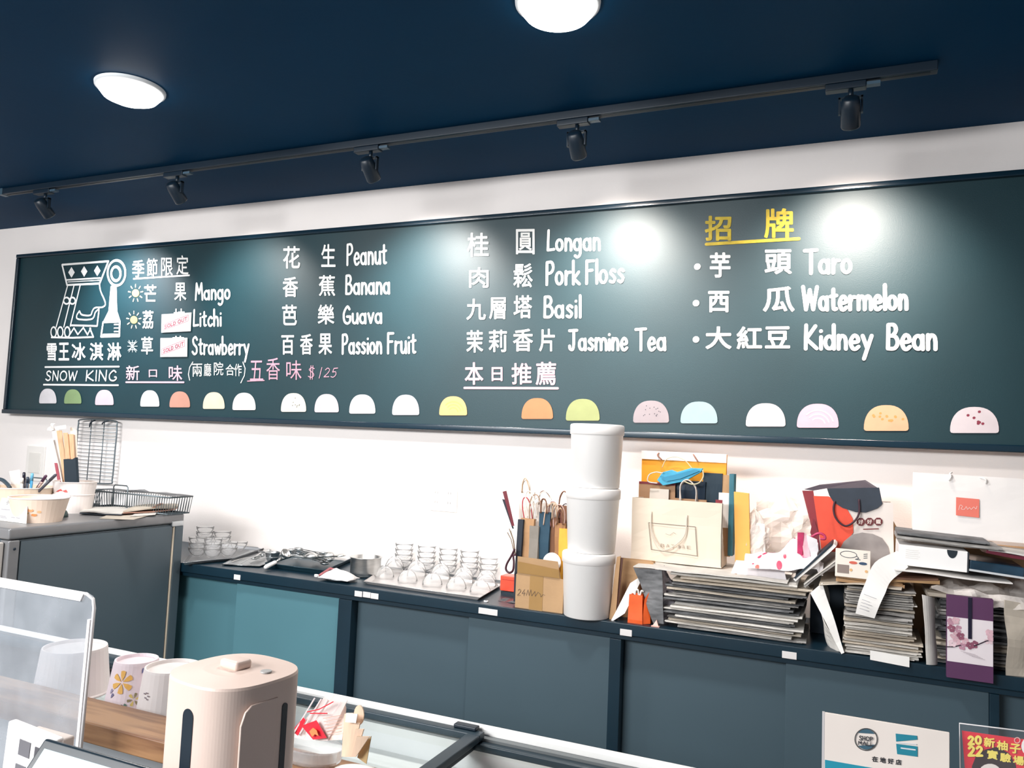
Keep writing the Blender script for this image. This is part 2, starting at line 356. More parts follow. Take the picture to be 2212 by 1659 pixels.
row('white Guava row', 2, [('芭', 275, 705, 400, 880), ('樂', 578, 703, 720, 872)], [('Guava', 795, 1128, 865, 860, 718)])
row('white Passion Fruit row', 2, [('百', 268, 965, 376, 1130), ('香', 428, 955, 535, 1130), ('果', 585, 950, 700, 1130)], [('Passion', 785, 1125, 1122, 1118, 958), ('Fruit', 1172, 1415, 1118, 1115, 945)])
row('white Longan row', 3, [('桂', 100, 218, 262, 398), ('圓', 465, 190, 605, 378)], [('Longan', 700, 1095, 350, 345, 200)])
row('white Pork Floss row', 3, [('肉', 115, 475, 262, 628), ('鬆', 445, 447, 590, 625)], [('Pork', 688, 940, 605, 600, 435), ('Floss', 985, 1272, 598, 585, 425)], .0122)
row('white Basil row', 3, [('九', 95, 710, 240, 868), ('層', 265, 700, 390, 862), ('塔', 447, 685, 585, 855)], [('Basil', 672, 952, 850, 848, 692)], .0122)
row('white Jasmine Tea row', 3, [('茉', 95, 945, 220, 1112), ('莉', 262, 942, 398, 1108), ('香', 443, 935, 592, 1103), ('片', 638, 935, 755, 1103)], [('Jasmine', 862, 1298, 1092, 1092, 942), ('Tea', 1360, 1585, 1093, 1092, 933)], .0122)
row('pink underlined recommendation heading', 3, [('本', 82, 1185, 222, 1352), ('日', 283, 1220, 365, 1325), ('推', 432, 1190, 583, 1350), ('薦', 612, 1182, 765, 1355)], [], .013, m_pink, .0018, under=[(80, 1375), (777, 1378)])
row('yellow underlined signature heading', 4, [('招', 228, 238, 388, 388), ('牌', 582, 195, 760, 372)], [], .016, M('yellow_marker_paint', 'B09A2C', .7, var=.25, scale=30), .0028, under=[(237, 408), (500, 392), (790, 375)])
row('white Taro row', 4, [('芋', 258, 458, 382, 608), ('頭', 585, 440, 748, 587)], [('Taro', 825, 1105, 582, 578, 442)], .0138, off=.0024)
row('white Watermelon row', 4, [('西', 248, 688, 375, 815), ('瓜', 575, 662, 765, 812)], [('Watermelon', 812, 1440, 802, 796, 662)], .0138, off=.0024)
row('white Kidney Bean row', 4, [('大', 232, 900, 388, 1035), ('紅', 418, 900, 570, 1035), ('豆', 588, 900, 738, 1030)], [('Kidney', 825, 1228, 1033, 1035, 892), ('Bean', 1315, 1614, 1035, 1036, 885)], .0138, off=.0024)
for x, y in ((183, 542), (175, 760), (175, 977)):
    mb = MB(); ribbon(mb, [B(4, x, y), B(4, x+1, y)], .026, cap=14); letter('bullet_dot', mb, m_paint, None)
# logo
mb = MB(); L = .0105
def L1(pts, wd=L, closed=False): line(mb, 1, list(pts)+([pts[0]] if closed else []), wd)
L1([(530, 205), (925, 175), (850, 365), (572, 378)], .012, True); L1([(565, 335), (855, 318)], .009); L1([(580, 352), (850, 338)], .005)
for cx_, cy_ in ((610, 270), (718, 262), (830, 256)):
    mb.add([B(1, cx_-28, cy_), B(1, cx_, cy_+46), B(1, cx_+28, cy_), B(1, cx_, cy_-46)], [(0, 1, 2, 3)])
L1([(578, 380), (480, 735)], .009); L1([(632, 380), (545, 735)], .009); L1([(685, 378), (600, 728)], .009)
for cx_ in (568, 618): L1(ell(cx_, 512, 25, 28), .010)
for cx_ in (458, 515, 575): L1(ell(cx_, 780, 23, 44), .010)
L1([(440, 825), (620, 828), (798, 822), (768, 748)], .010); L1([(597, 800), (632, 745), (665, 800), (712, 742), (748, 802), (775, 748)], .009)
L1([(610, 722), (830, 728), (846, 590)], .010)
L1(sm((850, 375), (860, 430), (898, 528), (880, 565), (812, 572), (788, 600), (770, 636), (700, 632), (678, 600)), .009)
L1(sm((678, 600), (655, 640), (672, 670), (785, 668), (815, 610), (845, 582)), .009)
L1(ell(995, 275, 76, 108, 22), .014); L1(ell(990, 282, 40, 60, 20), .016)
mb.add([B(1, x, y) for x, y in ((945, 385), (995, 392), (1000, 600), (1030, 690), (875, 700), (925, 600))], [(0, 1, 2, 3, 4, 5)])
L1([(880, 695), (1022, 690), (1018, 815), (862, 818)], .012, True)
for yy in (715, 745, 775): L1([(975, yy), (1015, yy)], .007)
L1([(880, 800), (1010, 798)], .008)
letter('logo_drawing', mb, m_paint, 'white drawing of a crowned head in profile with a spoon')
m_sun = M('sun_yellow_paint', 'C4A858', .7, var=.08)
for cx_, cy_ in ((1157, 447), (1142, 675)):
    mb = MB(); p = ell(cx_, cy_, 31, 33, 16)[:-1]; mb.add([B(1, *q) for q in p], [tuple(range(16))])
    letter('sun_drawing', mb, m_sun, 'yellow sun mark')
    mb = MB()
    for k in range(9):
        a = R_(k*40-90); L1([(cx_+math.cos(a)*44, cy_+math.sin(a)*52), (cx_+math.cos(a)*62, cy_+math.sin(a)*74)], .006)
    letter('sun_drawing', mb, PC('EFE3BC'), 'pale rays round the yellow sun mark')
mb = MB()
for dx, dy in ((38, 38), (-38, 38), (0, 50), (42, 0), (30, -50), (-30, -50)): L1([(1130-dx, 900-dy), (1130+dx, 900+dy)], .004)
L1([(1105, 870), (1155, 870)], .004); L1([(1095, 930), (1165, 930)], .004)
letter('snowflake_drawing', mb, PC('98A2A2'), 'grey white snowflake mark')
# scoop drawings
def dome(k, x0, y0, x1, y1):
    cx_ = (x0+x1)/2; w_ = (x1-x0)/2; h_ = y1-y0; out = []
    for i in range(21):
        a = math.pi*i/20; out.append((cx_+w_*math.copysign(abs(math.cos(a))**.82, math.cos(a)), y1-h_*.08-h_*.92*math.sin(a)**.9))
    out += [(x0+w_*.04, y1-h_*.02), (x0+w_*.12, y1), (x1-w_*.12, y1), (x1-w_*.04, y1-h_*.02)]
    return [B(k, *q) for q in out]
SC = [(1, 335, 1262, 482, 1388, 'F4F1F4', 'white'), (1, 548, 1268, 695, 1390, '8FAA76', 'moss green'), (1, 812, 1272, 970, 1402, 'ECD5DF', 'pale pink'),
      (1, 1198, 1276, 1360, 1415, 'FAFAFA', 'bright white'), (1, 1447, 1286, 1622, 1422, 'DDA08C', 'salmon'), (1, 1732, 1292, 1917, 1435, 'F8ECD0', 'cream yellow'), (1, 1984, 1297, 2182, 1445, 'F6F6F6', 'white finely dotted'),
      (2, 265, 1458, 480, 1618, 'F0EFE4', 'off white with grey seeds'), (2, 551, 1466, 758, 1622, 'E9DFE8', 'pale lilac'), (2, 848, 1470, 1070, 1633, 'FDFDFF', 'pure white lopsided'), (2, 1214, 1472, 1445, 1645, 'ECEAF4', 'bluish white'),
      (2, 1615, 1485, 1853, 1648, 'F3CD8C', 'yellow orange swirled'), (3, 507, 1451, 742, 1607, 'DD9668', 'orange brown'), (3, 838, 1457, 1090, 1620, 'B5BE82', 'olive green'),
      (3, 1340, 1470, 1608, 1635, 'B9AFB6', 'grey with black specks'), (4, 83, 1348, 304, 1478, 'B5D6DE', 'light blue'), (4, 473, 1358, 710, 1497, 'F6EDF2', 'white with faint rose arcs'),
      (4, 778, 1361, 1028, 1504, 'EBC8DA', 'rose pink with arcs'), (4, 1178, 1369, 1446, 1523, 'F3C49C', 'peach with nut flakes'), (4, 1693, 1380, 1985, 1536, 'F2E8EE', 'white with red beans')]
for i, (k, x0, y0, x1, y1, c, lb) in enumerate(SC):
    mb = MB().prism(dome(k, x0, y0, x1, y1), (0, -.0008, 0))
    c = '%02X%02X%02X' % tuple(int(int(c[j:j+2], 16)*.80) for j in (0, 2, 4))
    s = obj('scoop_drawing', mb, M('scoop_'+lb.replace(' ', '_'), c, .75, var=.05, scale=18), board, label=lb+' painted ice cream scoop')
    g = random.Random(i); pts = []; wdt = 0; cc = None; W_ = x1-x0; H_ = y1-y0
    if lb in ('off white with grey seeds', 'grey with black specks', 'white finely dotted'):
        cc = {'o': '6F6A66', 'g': '3B3A44', 'w': 'A9A6A6'}[lb[0]]; n = {'o': 8, 'g': 15, 'w': 9}[lb[0]]; sz = {'o': .007, 'g': .005, 'w': .0035}[lb[0]]
    elif lb == 'white with red beans': cc, n, sz = '7A2A3E', 7, .012
    elif lb == 'peach with nut flakes': cc, n, sz = 'D08A4C', 14, .011
    else: n = 0
    if n:
        mb = MB()
        for q in range(n):
            a = g.uniform(.5, 2.64); rr = g.uniform(.25, .86)
            px_, py_ = (x0+x1)/2+W_/2*rr*math.cos(a), y1-H_*.1-H_*.85*rr*math.sin(a)
            ribbon(mb, [B(k, px_, py_, .001), B(k, px_+sz*330*.5, py_-sz*330*.3, .001)], sz*.75)
        obj('scoop_speckle', mb, PC(cc), s)
    if 'arcs' in lb or 'swirled' in lb:
        mb = MB()
        for rr in (.35, .55, .75):
            pts = [((x0+x1)/2+W_/2*rr*math.cos(R_(a)), y1-H_*.12-H_*.8*rr*math.sin(R_(a))) for a in range(15, 140, 12)]
            ribbon(mb, [B(k, *q, .001) for q in pts], .006)
        obj('scoop_swirl', mb, PC('E8AFC8' if 'rose pink' in lb else ('EAB25F' if 'swirled' in lb else 'F3DCE4')), s)
# sold-out cards
for nm, qd, lb in (('card', ((1380, 628), (1635, 612), (1628, 772), (1376, 785)), 'Litchi'), ('card', ((1370, 830), (1600, 828), (1598, 990), (1368, 992)), 'Strawberry')):
    q = [B(1, *p, .003) for p in qd]; t = thing('sold_out_card', 'white paper card stamped sold out, stuck on the chalkboard in the %s row' % lb, 'card', q[3])
    org = Vector(q[3]); ql = [p-org for p in q]
    obj('paper', MB().prism(ql[::-1], (0, -.001, 0)), PC('B2B0B0', .8), t)
    mb = MB(); a, b, c, d = ql[3], ql[2], ql[1], ql[0]; nn = Vector((0, -.0014, 0))
    def cq(u, v): return a*(1-u)*(1-v)+b*u*(1-v)+c*u*v+d*(1-u)*v+nn
    ribbon(mb, [cq(.06, .12), cq(.9, .55), cq(.9, .88), cq(.06, .42), cq(.06, .12)], .0022)
    mw = MB(); word(mw, 'SOLD OUT', cq(.11, .2), cq(.87, .60), cq(.11, .38), .0042)
    obj('stamp_border', mb, PC('A04C5E'), t); obj('stamp_text', mw, PC('983A50'), t)

# ------------------------------------------------------------------ ceiling lights
m_diff = M('lamp_diffuser', 'FFFAF4', .5, emit=9, var=0)
def downlight(px, py, r, lb):
    p = UZ(px, py, 2.76); t = thing('downlight', lb, 'ceiling light', p)
    obj('trim_ring', MB().lathe([(r*1.06, 0), (r*1.05, -.008), (r*.94, -.014), (r*.9, -.004)], 40, cap0=False, cap1=False), PC('D9DEE2'), t, smooth=True)
    obj('diffuser', MB().lathe([(r*.95, -.001), (r*.93, -.020), (r*.8, -.038), (r*.5, -.052), (.001, -.058)], 40, cap0=False), m_diff, t, smooth=True)
    l = bpy.data.lights.new('downlight_lamp', 'AREA'); l.shape = 'DISK'; l.size = r*1.8; l.energy = DOWN_W; l.color = (1, .96, .92)
    o = bpy.data.objects.new('downlight_lamp', l); o.location = (0, 0, -.065); link(o, t)
downlight(282, 190, .112, 'round glowing ceiling light above the left end of the chalkboard')
downlight(1205, 5, .112, 'round glowing ceiling light cut by the top edge, above the chalkboard middle')
# track
TY = -.57
ta, tb = UZ(36, 424, 2.74), UZ(2025, 150, 2.74)
track = thing('lighting_track', 'black lighting track rail running along the dark ceiling above the chalkboard', 'track', (ta.x, TY, 2.76))
LT = tb.x-ta.x
mb = MB().box(0, LT, -.018, .018, -.032, 0); obj('rail', mb, m_black, track, bevel=.003)
obj('slot', MB().box(.02, LT-.02, -.006, .006, -.034, -.031), M('track_slot', '040E18', .5), track)
obj('end_cap', MB().box(-.03, 0, -.02, .02, -.034, 0), M('grey_cap', '39505F', .4), track)
WHERE = ['leftmost, near the rail end', 'second from the left end of the rail', 'third, over the Peanut column', 'fourth, over the Longan column', 'rightmost, over the Taro column']
for i, (px, py) in enumerate(((118, 428), (383, 385), (818, 342), (1256, 285), (1838, 205))):
    x = UZ(px, py, 2.70).x
    t = thing('track_spotlight', 'black track spotlight aimed at the chalkboard, '+WHERE[i], 'spotlight', (x, TY, 2.728), 0, 'spotlights on the ceiling track')
    obj('adapter', MB().box(-.075, .045, -.017, .017, -.022, 0), m_black, t, bevel=.003)
    obj('adapter_latch', MB().box(.045, .085, -.012, .012, -.016, -.006), PC('3F5667', .4), t)
    obj('stem', MB().tube([(0, 0, -.02), (0, 0, -.05)], .008), m_black, t, smooth=True)
    tl = R_(-32); ax = Matrix.Rotation(tl, 3, 'X')
    obj('yoke', MB().box(-.036, -.030, -.008, .008, -.10, -.045).box(.030, .036, -.008, .008, -.10, -.045).box(-.036, .036, -.008, .008, -.052, -.046), m_black, t)
    hc = Vector((0, .0, -.095)); AX = Matrix.Rotation(math.pi, 3, 'X') @ Matrix.Rotation(R_(46), 3, 'X')
    obj('housing', MB().lathe([(.018, -.05), (.026, -.045), (.029, -.02), (.030, .045), (.027, .05), (.024, .03)], 20, c=hc, axis=AX, cap1=False), m_black, t, smooth=True)
    obj('lamp_face', MB().lathe([(.024, .03), (.001, .036)], 20, c=hc, axis=AX, cap0=False), M('spot_emitter', 'FFEBD2', .4, emit=6, var=0), t)
    l = bpy.data.lights.new('spot_lamp', 'SPOT'); l.energy = SPOT_W*(1, .55, 1, 1.15, 1.15)[i]; l.spot_size = R_(94); l.spot_blend = 1; l.shadow_soft_size = .045
    l.color = ((.96, .97, 1), (1, .95, .9), (1, .93, .87), (1, .89, .80), (1, .86, .76))[i]
    o = bpy.data.objects.new('spot_lamp', l); link(o, t)
    dr = AX @ Vector((0, 0, 1)); o.location = hc+dr*.055; o.rotation_euler = dr.to_track_quat('-Z', 'Y').to_euler()

# ------------------------------------------------------------------ wall socket
a = UY(932, 1043, 0); b = UY(987, 1107, 0)
t = thing('wall_socket', 'white square double wall socket plate on the wall below the chalkboard', 'socket', ((a.x+b.x)/2, 0, (a.z+b.z)/2)); w2, h2 = (b.x-a.x)/2, (a.z-b.z)/2
obj('plate', MB().box(-w2, w2, -.008, 0, -h2, h2), m_white, t, bevel=.003)
for sx in (-1, 1):
    obj('socket_insert', MB().box(sx*w2*.48-w2*.3, sx*w2*.48+w2*.3, -.0105, -.006, -h2*.7, h2*.7), PC('E6E3DF'), t, bevel=.0015)
    mb = MB()
    for sz in (-1, 1):
        for d in (-.006, .006): mb.box(sx*w2*.48+d-.001, sx*w2*.48+d+.001, -.0112, -.010, sz*h2*.35-.005, sz*h2*.35+.005)
    obj('socket_slots', mb, PC('6E6A68'), t)
a = UY(70, 978, 0)
t = thing('wall_switch', 'pale blank switch plate on the wall behind the pen tub', 'switch', (a.x, 0, UY(85, 1000, 0).z))
obj('plate', MB().box(-.04, .12, -.008, 0, -.11, .10), PC('E3DFDA'), t, bevel=.003); obj('rocker', MB().box(-.01, .09, -.012, -.007, -.06, .06), PC('DAD6D0'), t, bevel=.002)

# ------------------------------------------------------------------ back counter
ZC = .935; CF = -.50
cab = thing('cabinet', 'long dark cabinet with grey sliding doors along the back wall', 'cabinet', (0, 0, 0))
obj('base_plinth', MB().box(-4.6, 1.8, -.44, -.01, 0, .08), m_dark, cab)
obj('carcass', MB().box(-4.6, 1.8, -.42, -.01, .08, ZC-.0405), m_dark, cab)
obj('top_rail', MB().box(-4.6, 1.8, -.485, -.42, ZC-.058, ZC-.0405), m_dark, cab)
def px_x(px, py, y=-.48): return UY(px, py, y).x
posts = [(px_x(735, 1290), px_x(763, 1300)), (px_x(1318, 1400), px_x(1343, 1400)), (px_x(2137, 1500), px_x(2158, 1500))]
for x0, x1 in posts+[(-3.06, -3.0), (1.45, 1.5)]:
    obj('upright_post', MB().box(x0, x1, -.49, -.42, .08, ZC-.059), m_dark, cab, bevel=.002)
bays = [(-3.0, px_x(509, 1280), posts[0][0]), (posts[0][1], px_x(1011, 1340), posts[1][0]), (posts[1][1], px_x(1697, 1455), posts[2][0]), (posts[2][1], .93, 1.45)]
m_door2 = M('cabinet_door_teal', '4E7A85', .5, var=.08, scale=1.4, spec=.4)
for i, (x0, xm, x1) in enumerate(bays):
    mm = m_door2 if i == 0 else m_door
    obj('sliding_door', MB().box(x0, xm+.02, -.445, -.43, .09, ZC-.059), mm, cab, bevel=.002)
    obj('sliding_door', MB().box(xm, x1, -.475, -.458, .09, ZC-.059), mm, cab, bevel=.002)
top = tag(obj('countertop', MB().box(-4.6, 1.8, CF, -.001, ZC-.04, ZC), m_dark, bevel=.003), 'dark continuous worktop crowded with trays, tubs and newspaper stacks', 'worktop')
for n_, (px, py, w_) in enumerate(((512, 1248, .036), (774, 1284, .036), (792, 1286, .036), (809, 1289, .036), (1044, 1321, .040), (1064, 1324, .040), (1352, 1368, .042), (1705, 1417, .044))):
    p = UY(px, py, CF-.001)
    o = obj('price_sticker', MB().box(p.x-w_/2, p.x+w_/2, CF-.0015, CF+.0005, p.z-.009, p.z+.013), PC('DEDAD9'), top, bevel=.0008)

# ------------------------------------------------------------------ steel fridge at left
FX = -2.78; FZ = U(411, 1108, 0, FX).z-.0; FY1 = -.505; FY0 = U(20, 1150, 0, FX).y
m_fr = M('fridge_side_grey', '5E6B73', .45, metal=.3, var=.05, scale=1.5)
m_frt = M('fridge_trim_grey', '8B8B8D', .4, metal=.4, var=.08, scale=6)
fr = thing('fridge', 'grey metal low fridge cabinet standing left in front of the worktop', 'fridge', (0, 0, 0))
obj('body', MB().box(-4.0, FX-.012, FY0+.01, FY1-.03, .1, FZ-.045), m_fr, fr)
obj('side_panel', MB().box(FX-.012, FX-.004, FY0+.05, FY1-.06, .12, FZ-.05), m_fr, fr, bevel=.002)
obj('top_plate', MB().box(-4.0, FX, FY0, FY1, FZ-.042, FZ), m_frt, fr, bevel=.008)
obj('corner_post', MB().box(FX-.05, FX, FY1-.05, FY1, .1, FZ-.044), m_fr, fr, bevel=.006)
obj('post_seam', MB().box(FX-.02, FX-.001, FY1-.056, FY1-.051, .12, FZ-.05), PC('D8C9B4'), fr)
obj('hinge_plate', MB().box(FX-.02, FX+.003, FY1-.07, FY1-.005, FZ-.055, FZ-.030), m_steeld, fr, bevel=.003)
obj('front_post', MB().box(FX-.05, FX, FY0+.002, FY0+.045, .1, FZ-.044), m_frt, fr, bevel=.006)
obj('door_panel', MB().box(-3.98, FX-.02, FY0-.03, FY0, .14, FZ-.05), PC('B9B4AF', .5), fr, bevel=.006)
obj('screw', MB().lathe([(.006, 0), (.004, .003)], 10, c=(FX, FY0+.025, FZ-.075), axis=Matrix.Rotation(R_(90), 3, 'Y')), m_black, fr)
for i in range(4): obj('foot', MB().lathe([(.02, 0), (.025, .1)], 12, c=((-3.9, FX-.05)[i % 2], (FY0+.06, FY1-.08)[i//2], 0)), m_black, fr)

# ------------------------------------------------------------------ builders for things
def hyp(v, a, b): return a+(b-a)*v
def bag(root, w, h, d, mat, topw=None, topd=None, amp=.003, seed=0, name='bag_body', zs=8, solid=.0012, open_=True):
    """open paper bag: front face in local y=0, depth to +y, gussets folded in at the sides"""
    topw = topw or w; topd = d if topd is None else topd; mb = MB(); rings = []; n = 6
    for i in range(zs+1):
        v = i/zs; ww = hyp(v, w, topw)/2; dd = hyp(v, d, topd); y0 = (d-dd)/2; g = min(.35*d, .03)*v
        r = [(-ww+2*ww*k/n, y0) for k in range(n+1)]+[(ww-g, y0+dd/2)]+[(ww-2*ww*k/n, y0+dd) for k in range(n+1)]+[(-ww+g, y0+dd/2)]
        rings.append([Vector((x, y, h*v)) for x, y in r])
    for i, r in enumerate(rings):
        for p in r:
            if i: p += Vector((0, 1, 0))*amp*2*nz(p, 11, seed)+Vector((1, 0, 0))*amp*nz(p, 9, seed+5)
    m = len(rings[0]); vs = [p for r in rings for p in r]
    fs = [(i*m+k, i*m+(k+1) % m, (i+1)*m+(k+1) % m, (i+1)*m+k) for i in range(zs) for k in range(m)]
    fs.append(tuple(range(m))[::-1]); mb.add(vs, fs)
    return obj(name, mb, mat, root, solid=solid)
def cord(root, pts, r, mat, name='handle', label=None):
    return obj(name, MB().tube(cr(pts, 6), r, 7), mat, root, smooth=True, label=label)
def blob(root, w, d, h, mat, seed=0, name='film', pinch=0, amp=.25, n=22, m=16):
    """crumpled bag body: lathe displaced by noise, flat base, optional gathered neck"""
    mb = MB(); vs = []
    for j in range(m+1):
        v = j/m; r = math.sin(math.pi*min(1, .12+v*.88))**.6 if not pinch else (1-.0*v)*(math.sin(math.pi*(.15+.7*v))**.5)*(1 if v < 1-pinch else 1-.75*(v-1+pinch)/pinch)
        for k in range(n):
            a = 2*math.pi*k/n; q = Vector((math.cos(a), math.sin(a), v*2)); f = 1+amp*2*nz(q, 2.6, seed)+amp*nz(q, 7, seed+3)
            vs.append((w/2*r*f*math.cos(a), d/2*r*f*math.sin(a), max(0, h*v*(1+(amp*.4*nz(q, 3, seed+9) if j else 0)))))
    fs = [(j*n+k, j*n+(k+1) % n, (j+1)*n+(k+1) % n, (j+1)*n+k) for j in range(m) for k in range(n)]+[tuple(range(n))[::-1], tuple(m*n+k for k in range(n))]
    return obj(name, mb.add(vs, fs), mat, root, smooth=False)

# ---- newspapers
m_np = [M('newsprint_light', 'DAD6D0', .85, var=.12, scale=16), M('newsprint_grey', 'A19E9B', .85, var=.3, scale=24, stretch=(1, 1, 5)), M('newsprint_dark', '6F7072', .8, var=.4, scale=20, stretch=(1, 1, 4)), M('newsprint_cream', 'C9BEAF', .85, var=.15, scale=14)]
def np_mesh(w, d, t, seed):
    mb = MB(); nx = 10
    prof = [(d, 0), (.02, 0), (.006, t*.12), (0, t*.5), (.006, t*.88), (.02, t), (d, t)]
    vs = []
    for i in range(nx+1):
        u = i/nx; wv = .0035*nz((u*3, seed, 0), 1, seed); yo = .006*nz((u*2.2, seed*1.3, 4), 1, 2)
        ln = t*.16*math.sin(u*9+seed)
        for (y, z) in prof: vs.append(((u-.5)*w, y+yo, z+(ln if 0 < z < t else 0)))
    m = len(prof); fs = [(i*m+k, (i+1)*m+k, (i+1)*m+k+1, i*m+k+1) for i in range(nx) for k in range(m-1)]
    fs += [tuple(range(m)), tuple(nx*m+k for k in range(m))[::-1]]+[(i*m, i*m+m-1, (i+1)*m+m-1, (i+1)*m) for i in range(nx)]
    mb.add(vs, fs)
    # inner folded leaves showing at the front edge
    mb.box(-w*.5+.004, w*.5-.012, -.004, d*.9, t*.42, t*.55)
    return mb
def stack(x0, x1, yf, z0, zt, n, label, group, d=.27, seed=1, spread=.016, slope=0.0, mats=(0, 0, 1, 1, 2, 3), name='newspaper'):
    g = random.Random(seed); t = (zt-z0)/n; protos = []
    W_ = x1-x0
    for q in range(3):
        for mi in sorted(set(mats)):
            me_o = obj(name, np_mesh(W_*g.uniform(.93, 1.0), d, t*.86, q*3.1+mi+seed), m_np[mi]); protos.append((mi, me_o.data)); bpy.data.objects.remove(me_o)
    z = z0; ths = [g.uniform(.55, 1.5) for _ in range(n)]; sc0 = n/sum(ths); ths = [q*sc0 for q in ths]
    for i in range(n):
        mi = g.choice(mats); me = g.choice([m for k, m in protos if k == mi])
        o = bpy.data.objects.new(name, me); COL.objects.link(o)
        o.location = ((x0+x1)/2+g.uniform(-spread, spread), yf+g.uniform(0, .014), z); o.scale = (1, 1, ths[i]); z += t*ths[i]; o.rotation_euler = (0, slope+g.uniform(-.008, .008), g.uniform(-.035, .035))
        tag(o, ('topmost ' if i == n-1 else 'bottommost ' if i == 0 else '')+label, 'newspaper', group)

# ---- pile 1 of newspapers, under the cream bag
stack(-.585, -.150, -.465, ZC+.001, ZC+.188, 20, 'folded grey newspaper in the wide pile beneath the cream shopping bag', 'newspapers in the wide pile', d=.30, seed=3, spread=.034, mats=(0, 0, 0, 1, 2, 3))
for i, (q, lab) in enumerate((
    (((-.71, -.475, 1.128), (-.20, -.475, 1.128), (-.20, -.16, 1.128), (-.71, -.16, 1.132)), 'grey open newspaper lying flat on top of the wide pile, its left end hanging out'),)):
    t = thing('newspaper_sheet', lab, 'newspaper', q[0]); o = Vector(q[0])
    obj('top_sheet', patch(*[Vector(p)-o for p in q], nu=16, nv=8, amp=.0018, seed=i), m_np[0], t, solid=.003)
    obj('hanging_leaf', patch(Vector((.075, .012, -.185)), Vector((.11, .010, -.185)), Vector((.10, .006, -.003)), Vector((.0, .006, -.003)), nu=6, nv=10, amp=.008, seed=4), m_np[2], t, solid=.002)
# leaning magazines rising to the right of pile 1
def board_piece(name, label, cat, p0, p1, width, thick, mat, seed=0, edge=None, group=None):
    """a flat stiff or limp sheet bundle between two points in x-z, spanning `width` in y"""
    a, b = Vector(p0), Vector(p1); t = thing(name, label, cat, a, group=group); v = b-a
    obj('cover', patch(Vector((0, 0, 0)), v, v+Vector((0, width, 0)), Vector((0, width, 0)), nu=10, nv=6, amp=.003, seed=seed), mat, t, solid=thick)
    if edge:
        nrm = Vector((-v.z, 0, v.x)).normalized()*thick*.75
        obj('inner_pages', patch(v*.03+nrm+Vector((0, -.003, 0)), v*.97+nrm+Vector((0, -.003, 0)), v*.97+nrm+Vector((0, width, 0)), v*.03+nrm+Vector((0, width, 0)), nu=8, nv=4, amp=.002, seed=seed+1), edge, t, solid=thick*.5)
    return t
board_piece('magazine', 'white edged thick magazine propped slanting upward at the right end of the wide pile', 'magazine', (-.178, -.46, 1.135), (-.060, -.43, 1.258), .20, .010, m_wpaper, 2, PC('1E2F3C'))
board_piece('magazine', 'grey magazine slanting upward underneath the white edged one', 'magazine', (-.150, -.45, 1.118), (-.048, -.42, 1.208), .18, .007, m_np[1], 5, m_np[0])
# ---- pile 2
stack(-.035, .190, -.495, ZC+.001, ZC+.052, 6, 'thick white newspaper at the bottom of the narrow pile inside the open bag', 'white newspapers under the narrow pile', d=.28, seed=8, spread=.006, mats=(0, 0, 3))
stack(-.028, .170, -.490, ZC+.053, ZC+.205, 18, 'folded newspaper in the narrow pile inside the open bag', 'newspapers in the narrow pile', d=.28, seed=11, spread=.008, mats=(0, 1, 1, 3))
t = thing('open_bag', 'crumpled pale plastic bag opened around the narrow newspaper pile', 'bag', (-.04, -.46, ZC)); mw = m_np[0]
obj('left_flap', patch(Vector((.0, -.045, .0)), Vector((-.02, .2, .002)), Vector((-.07, .2, .2)), Vector((-.075, .0, .165)), nu=8, nv=12, amp=.012, seed=3, bow=(-.03, 0, 0)), mw, t, solid=.002)
obj('corner_flap', patch(Vector((.004, -.05, -.0)), Vector((.012, -.046, .004)), Vector((-.055, -.01, .205)), Vector((-.09, -.02, .17)), nu=5, nv=12, amp=.008, seed=6), m_wpaper, t, solid=.002)
obj('right_flap', patch(Vector((.236, -.052, .004)), Vector((.266, -.02, .002)), Vector((.262, .02, .19)), Vector((.226, -.04, .205)), nu=8, nv=12, amp=.006, seed=8, bow=(.008, -.01, 0)), mw, t, solid=.003)
obj('top_flap', patch(Vector((-.065, -.02, .202)), Vector((.17, -.035, .214)), Vector((.2, .2, .222)), Vector((-.06, .2, .214)), nu=16, nv=8, amp=.006, seed=9), m_np[3], t, solid=.003)
p = UZ(1855, 1395, ZC+.03); q = UZ(1945, 1410, ZC+.03)
tag(obj('paper_slip', MB().prism([(.045, -.506, ZC-.006), (.152, -.508, ZC-.012), (.152, -.508, ZC+.018), (.045, -.506, ZC+.022)][::-1], (0, -.001, 0)), m_wpaper), 'blank pale slip hanging under the narrow newspaper pile over the worktop edge', 'paper')
# ---- pile 3 behind the blossom bag
stack(.215, .70, -.455, ZC+.001, ZC+.21, 18, 'dim folded newspaper in the pile behind the purple blossom bag', 'newspapers behind the blossom bag', d=.21, seed=21, spread=.02, mats=(1, 2, 2, 3))
t = thing('clear_bag', 'crumpled clear plastic bag drooping over the pile behind the purple bag', 'bag', (.30, -.45, 1.148))
obj('film', patch(Vector((-.09, -.045, .006)), Vector((.24, -.045, -.012)), Vector((.26, .2, .05)), Vector((-.08, .2, .03)), nu=22, nv=12, amp=.016, s=16, seed=2), m_film, t)
obj('gathered_edge', patch(Vector((-.02, -.05, -.012)), Vector((.22, -.052, -.03)), Vector((.2, -.035, .012)), Vector((-.03, -.035, .014)), nu=18, nv=4, amp=.012, s=24, seed=5), m_film, t)
t = thing('newspaper_sheet', 'bent newspaper leaf curling down at the right frame edge beside the purple bag', 'newspaper', (.405, -.50, ZC))
obj('leaf', patch(Vector((0, 0, .0)), Vector((.06, .02, .0)), Vector((.055, .02, .20)), Vector((-.01, 0, .215)), nu=6, nv=10, amp=.012, seed=12, bow=(.02, 0, 0)), m_np[3], t, solid=.004)
